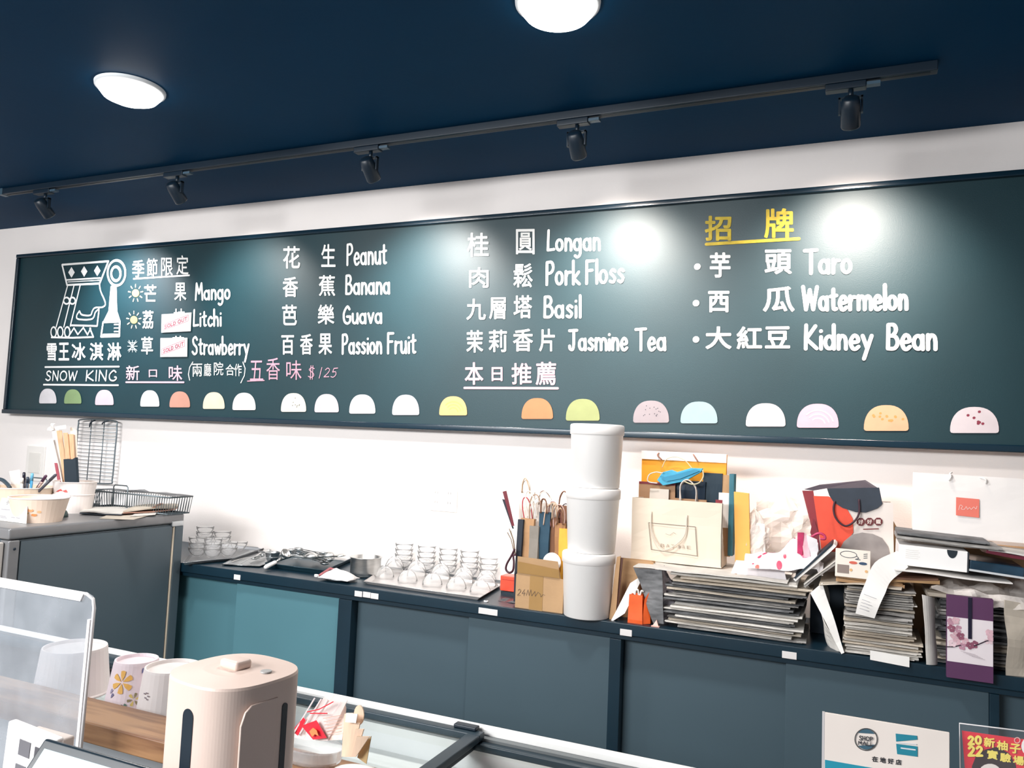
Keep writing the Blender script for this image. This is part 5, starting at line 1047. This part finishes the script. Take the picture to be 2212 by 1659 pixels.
# folded newspapers on the fridge
for i, (c, z, m_, lb) in enumerate((((178, 1104), (252, 1108), (300, 1096), (195, 1090)), .004, m_np[0], ) + ('white folded newspaper at the left on the fridge top',) if False else x for x in ()): pass
NP = [((172, 1110), (262, 1114), (296, 1101), (196, 1099), .003, 0, 'white folded leaflet at the left end of the papers on the fridge'),
      ((265, 1113), (378, 1106), (386, 1098), (292, 1101), .003, 3, 'rolled colour magazine pointing right on the fridge top'),
      ((215, 1119), (290, 1121), (330, 1110), (240, 1108), .0012, 3, 'cream sheet jutting out over the fridge edge'),
      ((280, 1116), (335, 1113), (342, 1106), (300, 1107), .0012, 0, 'small white slip beneath the rolled magazine')]
for i, (a_, b_, c_, d_, z, m_, lb) in enumerate(NP):
    P = [UZ(*q, FZ+.004) for q in (a_, b_, c_, d_)]; o_ = P[0].copy(); zz = (.013, .020, .002, .006)[i]; o_.z = FZ
    t = thing('magazine' if i < 2 else 'paper_sheet', lb, 'magazine' if i < 2 else 'paper', o_)
    Q = [Vector((p.x-o_.x, p.y-o_.y, zz)) for p in P]
    obj('cover' if i < 2 else 'sheet', patch(*Q, nu=12, nv=5, amp=.003 if i < 2 else .0008, seed=i, bow=(0, 0, .008 if i == 1 else 0)), m_np[m_], t, solid=.006 if i < 2 else .0015)
    if i < 2: obj('inner_pages', patch(*[q+Vector((.004, -.004, -.007)) for q in Q], nu=10, nv=4, amp=.002, seed=i+4), PC('39404A' if i == 0 else 'B98C7A'), t, solid=.004)
    if i == 1: obj('rubber_band', patch(Q[0]*.45+Q[1]*.55+Vector((0, -.003, .010)), Q[0]*.38+Q[1]*.62+Vector((0, -.003, .010)), Q[3]*.38+Q[2]*.62+Vector((0, 0, .010)), Q[3]*.45+Q[2]*.55+Vector((0, 0, .010)), nu=2, nv=4, amp=0), PC('A06A4E'), t, solid=.002)

# ------------------------------------------------------------------ freezer and serving ledge in front
ZF = 1.0
r0, r1 = UZ(610, 1478, ZF), UZ(1440, 1659, ZF); fy = (r0.y+r1.y)/2
fz = thing('display_freezer', 'low ice cream freezer with sliding glass lids and white metal rim', 'freezer', (0, 0, 0))
def XL(px, py): return UZ(px, py, ZF).x
x_div = -.636; fx0, fx1 = -2.3, .9; yn = -2.128
obj('back_wall', MB().box(fx0, fx1, fy-.05, fy, .1, ZF-.03), m_alu, fz); obj('front_wall', MB().box(fx0, fx1, yn, yn+.05, .1, ZF-.03), m_alu, fz)
obj('end_wall', MB().box(fx0, fx0+.05, yn+.05, fy-.05, .1, ZF-.03), m_alu, fz); obj('end_wall', MB().box(fx1-.05, fx1, yn+.05, fy-.05, .1, ZF-.03), m_alu, fz)
obj('bottom', MB().box(fx0, fx1, yn, fy, .06, .1), m_alu, fz)
obj('rim_rail', MB().box(fx0, fx1, fy-.018, fy+.004, ZF-.028, ZF+.006), PC('F4F4F2', .3), fz, bevel=.003)
obj('rim_step', MB().box(fx0, fx1, fy-.034, fy-.018, ZF-.03, ZF-.006), M('grey_seal', '6B7072', .5), fz)
obj('runner', MB().box(fx0, fx1, fy-.05, fy-.036, ZF-.03, ZF-.014), PC('D9D9D7', .3), fz)
m_bf = M('lid_black_frame', '22343E', .35, var=.1)
m_lidg = MG('lid_glass', 'FAFCFC', .05, .96, .0)
yl0, yl1 = yn+.012, fy-.030
def lid(x0, x1, z, lb):
    obj('glass_lid', MB().box(x0+.02, x1-.02, yl0+.02, yl1-.02, z+.004, z+.008), m_lidg, fz)
    f = MB()
    obj('lid_frame', MB().box(x0, x1, yl1-.022, yl1, z, z+.013), m_bf, fz, bevel=.002); obj('lid_frame', MB().box(x0, x1, yl0, yl0+.022, z, z+.013), m_bf, fz, bevel=.002)
    obj('lid_frame', MB().box(x0, x0+.026, yl0+.022, yl1-.022, z, z+.013), m_bf, fz, bevel=.002); obj('lid_frame', MB().box(x1-.026, x1, yl0+.022, yl1-.022, z, z+.013), m_bf, fz, bevel=.002)
lid(fx0+.06, x_div+.006, ZF-.008, ''); lid(x_div-.03, fx1-.06, ZF-.024, '')
a = UZ(985, 1566, ZF+.006); b = UZ(1030, 1578, ZF+.006); obj('lid_handle', MB().box(a.x, b.x, yl1-.010, yl1+.008, ZF+.005, ZF+.012), m_black, fz, bevel=.002)
# steel deck with tub wells under the left lid
m_in = M('inner_steel', 'D9D9D7', .35, metal=.0, var=.1, scale=6, stretch=(1, 6, 1))
for k, (y0, y1, z) in enumerate(((fy-.11, fy-.05, .94), (fy-.18, fy-.115, .925), (yn+.05, fy-.185, .91))):
    obj('inner_deck', MB().box(fx0+.05, x_div-.02, y0, y1, z-.03, z), m_in, fz, bevel=.004)
for k in range(6):
    xc = x_div+.10+k*.23; t = thing('frozen_bag', ('frosty pinkish bag of frozen food nearest the lid divider', 'frosty bag of frozen food second from the lid divider', 'frosty bag of frozen food third from the lid divider', 'frosty pale bag under the right lid, fourth from the divider', 'frosty pale bag under the right lid, fifth from the divider', 'frosty bag at the far right end of the freezer')[k], 'bag', (xc, fy-.165, .84))
    blob(t, .19, .16, .11, M('frosty_film', 'D8C6BE', .35, var=.25, scale=18, bump=.3, bscale=50), seed=40+k, name='film', amp=.18)
obj('inner_shelf', MB().box(x_div-.02, fx1-.05, yn+.05, fy-.05, .80, .838), m_in, fz)
# wooden ledge
WZ = 1.05; wf = UZ(390, 1553, WZ).y; wn = UZ(200, 1563, WZ).y
xl1 = UZ(835, 1662, WZ).x
m_wood = M('walnut_board', '6E4A34', .45, scale=3.2, col2='A47C58', stretch=(1.2, 14, 14), detail=6, spec=.4)
obj('near_rim', MB().box(fx0, fx1, yn, yn+.01, ZF-.03, ZF+.006), m_alu, fz, bevel=.002)
led = thing('wooden_ledge', 'narrow brown wooden board raised along the serving side of the freezer', 'shelf', (0, 0, 0))
obj('board', MB().box(-1.75, xl1, wn, wf, WZ-.034, WZ), m_wood, led, bevel=.003)
for x in (-1.6, xl1-.30): obj('support_post', MB().box(x, x+.03, wn+.02, wf-.03, .1, WZ-.034), m_black, led)
for x in (-1.6, xl1-.30): obj('support_foot', MB().box(x-.01, x+.04, wn+.01, wf-.01, 0, .1), m_black, led)
# serving counter in front
sc_ = thing('serving_counter', 'plain dark serving counter on the customer side below the frame', 'counter', (0, 0, 0)); obj('worktop', MB().box(-2.0, .9, -2.95, -2.27, .90, .94), m_dark, sc_, bevel=.003); obj('base', MB().box(-1.95, .85, -2.90, -2.30, 0, .90), m_door, sc_)
t = thing('grey_carton', 'plain grey block under the wooden ledge left of the dispenser', 'box', (UY(237, 1600, wn-.06).x, wn-.14, .94)); obj('body', MB().box(0, .10, 0, .08, 0, .10), PC('9A9A96', .6), t, bevel=.002)
# three upturned cups behind the ledge, standing on the freezer lid
ZL = ZF+.006
def upcup(px0, px1, pyb, pyt, y, mat, label, rim=True, taper=.80):
    a_, b_ = UY(px0, pyb, y), UY(px1, pyb, y); r = (b_.x-a_.x)/2*.94; zt_ = UY((px0+px1)/2, pyt, y).z; t = thing('paper_cup', label, 'cup', ((a_.x+b_.x)/2, y, ZL)); h = zt_-ZL
    obj('cup_wall', MB().lathe([(r, .002), (r*taper, h-.004), (r*taper-.001, h), (r*taper-.004, h), (r*taper-.005, h-.006), (.001, h-.006)], 36, cap0=True), mat, t, smooth=False)
    if rim: obj('rolled_rim', MB().tube([(r*math.cos(k*math.pi/18), r*math.sin(k*math.pi/18), .004) for k in range(36)], .003, 6, True), m_cup, t, smooth=True)
    return t, r, h
yc = -2.055
t, r, h = upcup(243, 335, 1520, 1421, yc, M('pink_white_cup', 'F3E2E6', .6, var=.03), 'upturned paper cup with orange and yellow flower print', True, .76)
def cup_print(nm, ang, z, pts, c, r=r, h=h, tp=.76):
    ca = R_(ang); rz = r*(1-(1-tp)*z/h)+.0009
    obj(nm, MB().add([((r*(1-(1-tp)*(z+v)/h)+.0009)*math.cos(ca+u/rz), (r*(1-(1-tp)*(z+v)/h)+.0009)*math.sin(ca+u/rz), z+v) for u, v in pts], [tuple(range(len(pts)))]), PC(c), t)
def petal(a_, l0, l1, wd2):
    d = (math.cos(a_), math.sin(a_)); n_ = (-d[1], d[0]); return [(d[0]*l0, d[1]*l0), (d[0]*(l0+l1)*.5+n_[0]*wd2*.8, d[1]*(l0+l1)*.5+n_[1]*wd2*.8), (d[0]*l1*.93+n_[0]*wd2, d[1]*l1*.93+n_[1]*wd2), (d[0]*l1, d[1]*l1), (d[0]*l1*.93-n_[0]*wd2, d[1]*l1*.93-n_[1]*wd2), (d[0]*(l0+l1)*.5-n_[0]*wd2*.8, d[1]*(l0+l1)*.5-n_[1]*wd2*.8)]
for k in range(6): cup_print('flower_petal', -72, h*.64, petal(k*math.pi/3+.5, .002, .021, .005), 'F4BC62')
for k in range(6): cup_print('flower_petal', -42, h*.30, petal(k*math.pi/3+.2, .002, .012, .0026), ('E8CF7A', '9A8E6A')[k % 2])
for an, z, c in ((-95, .30, '7E7A9C'), (-100, .38, 'A59AB4'), (-68, .1, '5A4A6E'), (-62, .12, '6E8A7E'), (-28, .8, '6C6C98')): cup_print('leaf_print', an, h*z, petal(1.1, 0, .010, .003), c)
t, r, h = upcup(313, 425, 1535, 1437, yc-.005, m_cup, 'upturned white paper tub with a small dark stamp beside the dispenser', True, .84)
mb = MB(); 
for k, (u, v) in enumerate(((-.006, .004), (.0, .006), (.004, .001), (-.003, -.003), (.002, -.005))):
    rz = r*.92+.001; ca = R_(-92)+u/rz; mb.add([((rz)*math.cos(ca+du/rz), rz*math.sin(ca+du/rz), h*.55+v+dv) for du, dv in ((-.002, -.0012), (.002, -.001), (.0025, .001), (-.0018, .0014))], [(0, 1, 2, 3)])
obj('stamp_mark', mb, PC('8E8088'), t)
upcup(100, 212, 1488, 1394, yc-.01, m_cup, 'upturned plain white paper tub seen through the acrylic screen', True, .86)

# acrylic screen
ya = -2.30; A_ = [UY(-60, 1243, ya), UY(205, 1284, ya), UY(189, 1640, ya)]
t = thing('acrylic_screen', 'scuffed clear acrylic splash screen with a rounded upper corner at the left', 'screen', (A_[1].x, ya, .94))
zt_ = A_[1].z-.94; w_ = .62
obj('panel', MB().prism([(-w_, 0, 0), (-.008, 0, 0), (0, 0, zt_-.02), (-.006, 0, zt_-.004), (-.02, 0, zt_), (-w_, 0, zt_+.002)], (0, .003, 0)), m_acryl, t)
m_edge = M('milky_edge', 'E9E6E6', .3, var=.03)
obj('edge_strip', MB().tube([(-w_, .0015, zt_), (-.02, .0015, zt_-.002), (-.005, .0015, zt_-.008), (-.001, .0015, zt_-.022), (-.008, .0015, 0)], .0026, 8), m_edge, t, smooth=True)
obj('top_channel', MB().prism([(-w_, -.002, zt_-.014), (-.030, -.002, zt_-.014), (-.024, -.002, zt_-.002), (-w_, -.002, zt_-.001)], (0, .006, 0)), m_edge, t)
obj('side_channel', MB().prism([(-.016, -.002, 0), (-.010, -.002, 0), (-.0045, -.002, zt_-.04), (-.010, -.002, zt_-.04)], (0, .006, 0)), m_edge, t)

# dispenser
yd = -2.44; cxd = UY(505, 1500, yd).x; wdp = UY(612, 1500, yd).x-UY(397, 1500, yd).x; ztd = UY(400, 1418, yd).z-.004
t = thing('dispenser', 'beige rounded napkin dispenser with dark vertical slots and a knob on its lid', 'dispenser', (cxd, yd, .94), rz=R_(-8)); Hd = ztd-.94
m_bei = M('beige_plastic', 'E0C9BD', .45, var=.03, scale=4)
def sq(rad, n=96, e=2.8): return [(rad*math.copysign(abs(math.cos(2*math.pi*k/n))**(2/e), math.cos(2*math.pi*k/n)), rad*math.copysign(abs(math.sin(2*math.pi*k/n))**(2/e), math.sin(2*math.pi*k/n))) for k in range(n)]
RD = wdp/2*.87; mb = MB(); n = 96; vs = []
prof = [(RD, 0), (RD, Hd-.003), (RD*.985, Hd), (RD*.5, Hd+.003), (RD*.1, Hd+.004)]
for r_, z in prof: vs += [(x, y, z) for x, y in sq(r_)]
mb.add(vs, [(i*n+k, i*n+(k+1) % n, (i+1)*n+(k+1) % n, (i+1)*n+k) for i in range(len(prof)-1) for k in range(n)]+[tuple(range(n))[::-1], tuple((len(prof)-1)*n+k for k in range(n))])
obj('body', mb, m_bei, t, smooth=False)
m_slot = PC('14222E', .4)
def slot(face, u, wd2, z0, z1, nm='slot'):
    pts = [(u+wd2*math.cos(R_(a_)), z1+wd2*math.sin(R_(a_))) for a_ in range(0, 181, 20)]+[(u-wd2, z0), (u+wd2, z0)]
    if face == 0: obj(nm, MB().prism([(x, -RD*1.0-.0005+.0, z) for x, z in pts], (0, .003, 0)), m_slot, t)
    else: obj(nm, MB().prism([(RD+.0005, x, z) for x, z in pts], (-.003, 0, 0)), m_slot, t)
slot(0, .006, .009, .05, Hd-.036); slot(1, .020, .004, .02, Hd-.034)
obj('front_cover', MB().prism([(RD+.0015, y, z) for y, z in [(-RD*.66, 0), (RD*.12, 0), (RD*.12, Hd-.02), (-RD*.45, Hd-.020), (-RD*.58, Hd-.026), (-RD*.66, Hd-.04)]], (-.003, 0, 0)), m_bei, t, bevel=.001)
obj('lid_knob', MB().box(-.016, .016, -.012, .012, Hd+.002, Hd+.014), m_bei, t, bevel=.004); obj('lid_button', MB().lathe([(.007, 0), (.0065, .0015)], 20, c=(.040, .012, Hd+.0025)), PC('A8A6A4', .4), t)
obj('side_ring', MB().tube([(RD*.72+.03, .035+.010*math.cos(k*math.pi/8), .150+.014*math.sin(k*math.pi/8)) for k in range(16)], .0025, 6, True), m_white, t, smooth=True)

# plastic tub with red printed wrappers
yp = wf-.03; p = UY(680, 1598, wf+.0); a_, b_ = UY(613, 1560, yp), UY(742, 1560, yp); rr = (b_.x-a_.x)/2
t = thing('clear_tub', 'clear plastic tub holding red and white spoon wrappers on the wooden ledge', 'tub', ((a_.x+b_.x)/2, yp, WZ))
obj('tub_wall', MB().lathe([(rr*.78, 0), (rr*.92, .006), (rr*.98, .022), (rr, .024), (rr*.96, .025), (rr*.9, .008), (.001, .004)], 36, sy=.62), MG('pet_plastic', 'FFFFFF', .08, .92, .22, 'FFFFFF'), t, smooth=True)
q = Vector((t.location.x, yp, WZ+.006)); t = thing('spoon_wrappers', 'bunch of clear wrappers with bright red print leaning in the clear tub', 'wrappers', q)
def VP(px, py, dy=0): return UY(px, py, yp+dy)-q
m_red = M('wrapper_red', 'E4283A', .35, var=.1, scale=40); m_wr = MG('wrapper_film', 'FFFFFF', .15, .9, .5, 'F8EAE6')
obj('wrapper', patch(VP(628, 1592), VP(665, 1598), VP(722, 1502), VP(700, 1506), nu=6, nv=12, amp=.003), m_wr, t, solid=.002)
obj('wrapper', patch(VP(655, 1598, -.01), VP(708, 1600, -.01), VP(750, 1512, -.0), VP(722, 1500, .0), nu=8, nv=12, amp=.003, seed=3), m_wr, t, solid=.002)
obj('wrapper', patch(VP(690, 1600, -.004), VP(742, 1598, -.004), VP(750, 1530, .01), VP(745, 1515, .01), nu=6, nv=10, amp=.003, seed=5), M('printed_wrapper', 'EBD2C6', .5, var=.15, scale=60), t, solid=.002)
obj('red_print', patch(VP(650, 1568, -.014), VP(676, 1598, -.016), VP(706, 1594, -.014), VP(683, 1556, -.014), nu=5, nv=5, amp=.002), m_red, t)
obj('red_print', patch(VP(629, 1580, -.006), VP(642, 1590, -.006), VP(660, 1556, -.006), VP(655, 1550, -.006), nu=4, nv=5, amp=.003), m_red, t)
obj('red_line', MB().tube([VP(664, 1538, -.012), VP(690, 1532, -.012), VP(720, 1516, -.010)], .0008, 5), m_red, t); obj('red_line', MB().tube([VP(670, 1541, -.012), VP(707, 1541, -.012)], .0008, 5), m_red, t)
obj('orange_figure', MB().prism([VP(668, 1580, -.019), VP(676, 1572, -.019), VP(684, 1578, -.019), (VP(688, 1590, -.019)), VP(680, 1586, -.019), VP(674, 1592, -.019)], (0, .0006, 0)), PC('F08A52'), t)
mb = MB()
for k in range(6): ribbon(mb, [VP(698+k*1.5, 1552+k*7, -.010), VP(738, 1545+k*7, -.010)], .0009)
obj('small_print', mb, PC('C9A090'), t)
for k in range(5): obj('wrapper_fold', MB().tube([VP(634+14*k, 1585, -.006), VP(680+14*k, 1508+2*k, .0)], .0012, 5), PC('F2E6E6', .3), t)
# wooden spoons in paper cup
ys = wf-.035; a_, b_ = UY(725, 1625, ys), UY(823, 1640, ys); q = UY(772, 1632, ys); q.z = WZ
t = thing('spoon_saucer', 'small white oval paper lid under the wooden spoons', 'lid', (q.x, q.y, WZ)); obj('disc', MB().lathe([(.034, 0), (.036, .002), (.030, .003), (.001, .002)], 30, sx=1.05, sy=.8), m_wpaper, t, smooth=True)
q = Vector((q.x, q.y, WZ+.004)); t = thing('wooden_spoon_bundle', 'fanned bundle of pale flat wooden spoons at the end of the ledge', 'spoons', q)
def HP(px, py, dy=0): return UY(px, py, ys+dy)-q
m_ps = M('pale_birch', 'F0D2B8', .6, var=.08, scale=18, stretch=(6, 6, 1))
for i, (x0, x1, xt0, xt1, yt, dy) in enumerate(((738, 748, 745, 757, 1542, -.006), (742, 754, 750, 764, 1540, -.002), (748, 760, 757, 770, 1545, -.008), (752, 764, 762, 778, 1562, -.012), (757, 768, 768, 786, 1575, -.016), (760, 770, 772, 800, 1590, -.018))):
    P = [HP(x0, 1634, dy), HP(x1, 1634, dy), HP(xt1, yt, dy), HP(xt0, yt, dy)]
    obj('wooden_spoon', patch(*P, nu=3, nv=6, amp=.001, seed=i), m_ps, t, solid=.0022)
obj('spoon_tip', MB().prism([HP(775+11*math.cos(R_(k)), 1545+24*math.sin(R_(k))*.9, .004) for k in range(0, 360, 24)], (0, .002, 0)), m_ps, t)
obj('paper_wrap', patch(HP(745, 1560, -.018), HP(768, 1562, -.018), HP(772, 1542, -.014), HP(748, 1540, -.014), nu=4, nv=4, amp=.003), m_wpaper, t, solid=.001)
obj('folded_leaf', patch(HP(772, 1636, -.01), HP(792, 1650, -.012), HP(802, 1590, -.01), HP(780, 1612, -.008), nu=3, nv=5, amp=.001), PC('C9AA7A', .6), t, solid=.001)

# tablet and card reader at the lower left
yt_ = -2.52; a_, b_ = UY(97, 1592, yt_), UY(400, 1668, yt_)
t = thing('tablet', 'black framed tablet with a bright pale cyan screen at the bottom left', 'tablet', (a_.x, yt_-.15*math.sin(R_(38)), a_.z-.15*math.cos(R_(38))), rot=(R_(-38), R_(0), R_(0)))
Wt = b_.x-a_.x+.03; dz_ = .15
obj('case', MB().box(0, Wt, 0, .010, 0, dz_), M('tablet_black', '1E2C36', .3), t, bevel=.004)
scr = bpy.data.materials.new('screen_glow'); scr.use_nodes = True; bb = scr.node_tree.nodes['Principled BSDF']; bb.inputs['Base Color'].default_value = lin('BFEAF2'); bb.inputs['Emission Color'].default_value = lin('BDE8F2'); bb.inputs['Emission Strength'].default_value = .75; bb.inputs['Roughness'].default_value = .2
obj('screen', MB().box(.012, Wt-.012, -.0012, 0, .010, dz_-.012), scr, t)
mb = MB(); ribbon(mb, [(x, -.002, z) for x, z in ell(.05, dz_-.050, .008, .008, 14)], .003); obj('screen_icon', mb, PC('4FC3CC'), t)
mb = MB()
for k in range(3): ribbon(mb, [(.035+.02*k, -.002, dz_-.030-.003*k), (.085+.01*k, -.002, dz_-.030-.003*k)], .002)
obj('screen_text', mb, PC('A4CBD8'), t)
obj('stand', MB().box(Wt*.3, Wt*.6, .012, .03, -.05, .05), m_black, t)
yk = -2.48; a_, b_ = UY(2, 1545, yk), UY(108, 1568, yk)
t = thing('card_terminal', 'white card reader box with grey windows left of the tablet', 'terminal', (a_.x, yk, .94), rot=(0, R_(4), 0)); Wk = b_.x-a_.x; Hk = a_.z-.94-.004
obj('body', MB().box(0, Wk, 0, .012, 0, Hk), m_white, t, bevel=.003)
for (u, z0, z1, w_) in ((.30, .016, .036, .22), (.28, .048, .064, .20)): obj('grey_window', MB().box(Wk*u, Wk*(u+w_), -.001, 0, Hk-z1, Hk-z0), PC('77757A', .3), t)
obj('slot', MB().box(Wk*.62, Wk*.70, -.0012, 0, Hk-.066, Hk-.018), PC('5B595E', .4), t)
mb = MB()
for k in range(8): mb.box(Wk*.18+k*Wk*.07, Wk*.21+k*Wk*.07, -.0008, 0, Hk-.088, Hk-.078)
obj('barcode', mb, PC('9C9A9C'), t)
a_ = UY(-40, 1530, -2.50); t = thing('beige_carton', 'pale beige box edge at the lower left corner behind the card reader', 'box', (a_.x-.02, -2.43, .94)); obj('body', MB().box(0, .075, 0, .03, 0, UY(0, 1545, -2.43).z-.955), PC('D9CDC6', .6), t, bevel=.003)

# ------------------------------------------------------------------ signs at the lower right
yS = -2.12; a_, b_, c_ = UY(1783, 1543, yS), UY(2053, 1580, yS), UY(1779, 1659, yS)
t = thing('shop_sign', 'cream stand-up sign with a round stamp, teal blocks and black writing', 'sign', (a_.x, yS, WZ-.03), rot=(0, R_(-.2), 0)); Ws = b_.x-a_.x; Hs = (a_.z+b_.z)/2-t.location.z; o_ = Vector(t.location)
def SQ(px, py, dy=-.0012): v = UY(px, py, yS)-o_; return Vector((v.x, dy, v.z))
obj('board', MB().box(0, Ws, 0, .003, 0, Hs), PC('EBDFD6', .5), t, bevel=.0008)
obj('teal_block', MB().prism([SQ(*p, -.0004) for p in ((1936, 1585), (1982, 1590), (1983, 1598), (1937, 1602))][::-1], (0, -.0005, 0)), PC('1F8296'), t)
obj('teal_block', MB().prism([SQ(*p, -.0004) for p in ((1937, 1607), (1983, 1613), (1983, 1635), (1939, 1629))][::-1], (0, -.0005, 0)), PC('1F8296'), t)
obj('teal_block', MB().prism([SQ(1783, 1641, -.0004), SQ(1885, 1659, -.0004), SQ(2056, 1690, -.0004), SQ(1783, 1690, -.0004)][::-1], (0, -.0005, 0)), PC('1F8FA6'), t, label='teal lower band')
mb = MB(); ribbon(mb, [SQ(x, y) for x, y in ell(1872, 1597, 24, 23.5, 30)], .0011); obj('stamp_ring', mb, PC('4A4A4A'), t)
for yy, hh2 in ((1581, 1), (1613, -1)):
    ar = [(1872+22*math.cos(R_(a_)), 1597-22*hh2*math.sin(R_(a_))) for a_ in range(32, 149, 12)]
    obj('stamp_band', MB().prism([SQ(x, y, -.0005) for x, y in (ar if hh2 < 0 else ar[::-1])][::-1], (0, -.0004, 0)), PC('3C5F70'), t)
mb = MB(); word(mb, 'SHOP', SQ(1857, 1598), SQ(1886, 1601), SQ(1857, 1589), .0009); word(mb, 'MALL', SQ(1855, 1608), SQ(1887, 1611), SQ(1855, 1600), .0009); obj('stamp_text', mb, PC('33333A'), t)
for i, ch in enumerate('在地好店'):
    mb = MB(); x = 1884.5+i*17; y = 1645+i*2.3; put_glyph(mb, ch, SQ(x, y), SQ(x+12.5, y+1), SQ(x, y-12), .0002); obj('sign_character', mb, PC('2A2A30'), t)
mb = MB(); ribbon(mb, [SQ(1940, 1604), SQ(1980, 1608)], .0012); ribbon(mb, [SQ(1948, 1616), SQ(1978, 1620)], .0016); obj('small_print', mb, PC('D9D9DC'), t)
obj('side_edge', MB().box(-.003, 0, 0, .004, 0, Hs), PC('C9C4C4'), t)
yR = -2.10; a_, b_ = UY(2072, 1562, yR), UY(2330, 1595, yR)
t = thing('red_sign', 'red and black sign with yellow handwriting in a clear holder at the corner', 'sign', (UY(2084, 1600, yR).x, yR, WZ-.03), rot=(0, R_(.5), 0)); o_ = Vector(t.location); Hr_ = UY(2085, 1578, yR).z-o_.z
def RQ(px, py, dy=-.0012): v = UY(px, py, yR)-o_; return Vector((v.x, dy, v.z))
obj('poster', MB().prism([RQ(2074, 1578, 0), RQ(2330, 1612, 0), RQ(2330, 1800, 0), RQ(2094, 1800, 0)], (0, .001, 0)), PC('DE1F35', .5), t)
obj('black_blob', MB().prism([RQ(x, y, -.0003) for x, y in ((2105, 1632), (2125, 1618), (2150, 1612), (2175, 1625), (2190, 1650), (2195, 1700), (2100, 1700), (2096, 1655))][::-1], (0, -.0004, 0)), PC('2A1418', .5), t)
m_yel = PC('F6E06A', .5)
def ywrite(s, x0, y0, dx, dy, w_, h_, off):
    for i, ch in enumerate(s):
        mb = MB(); x, y = x0+i*dx, y0+i*dy; put_glyph(mb, ch, RQ(x, y, -.0016), RQ(x+w_, y+2.5, -.0016), RQ(x, y-h_, -.0016), off); obj('sign_character', mb, m_yel, t)
mb = MB(); word(mb, '20', RQ(2088, 1607, -.0016), RQ(2116, 1605, -.0016), RQ(2087, 1590, -.0016), .0028); obj('sign_number', mb, m_yel, t)
mb = MB(); word(mb, '22', RQ(2088, 1631, -.0016), RQ(2118, 1631, -.0016), RQ(2088, 1611, -.0016), .0028); obj('sign_number', mb, m_yel, t)
ywrite('新柚子', 2121, 1611, 28, 6.5, 24, 21, .0004); ywrite('實驗場', 2128, 1637, 28, 6, 24, 20, .0004)
mb = MB(); ribbon(mb, [RQ(x, y, -.001) for x, y in ell(2193, 1597, 6, 6, 12)], .0009); obj('stamp_ring', mb, PC('F0B8B0'), t)
obj('white_disc', MB().prism([RQ(2224+22*math.cos(R_(k)), 1610+22*math.sin(R_(k)), -.0003) for k in range(0, 360, 20)][::-1], (0, -.0004, 0)), PC('F4EFEA'), t)
obj('pale_disc', MB().prism([RQ(2135+24*math.cos(R_(k)), 1668+20*math.sin(R_(k)), -.0009) for k in range(0, 360, 20)][::-1], (0, -.0004, 0)), PC('E9DDD6'), t)
obj('clear_holder', MB().prism([RQ(2068, 1560, -.004), RQ(2330, 1590, -.004), RQ(2330, 1800, -.004), RQ(2070, 1800, -.004)], (0, .0015, 0)), MG('clear_holder', 'FFFFFF', .05, .96, .03), t)
obj('holder_edge', MB().tube([RQ(2330, 1590, -.0035), RQ(2068, 1560, -.0035), RQ(2072, 1700, -.0035)], .0009, 6), PC('CFCBCB', .3), t, smooth=True)
# small rack the signs stand on
t = thing('sign_rest', 'narrow steel rest across the freezer rim under the two signs', 'rest', (0, 0, 0)); obj('bar', MB().box(-.06, .45, -2.16, -2.06, WZ-.036, WZ-.031), m_steel, t, bevel=.001)
for x in (-.05, .42): obj('leg', MB().box(x, x+.01, -2.126, -2.118, ZF+.006, WZ-.036), m_steel, t)
t = thing('paper_card', 'slim blank white card wedged between the cream sign and the red sign', 'card', (UY(2062, 1640, -2.13).x, -2.128, WZ-.03)); obj('sheet', MB().prism([(0, 0, 0), (.018, 0, 0), (.014, 0, .055), (.005, 0, .058)], (0, .002, 0)), m_wpaper, t)
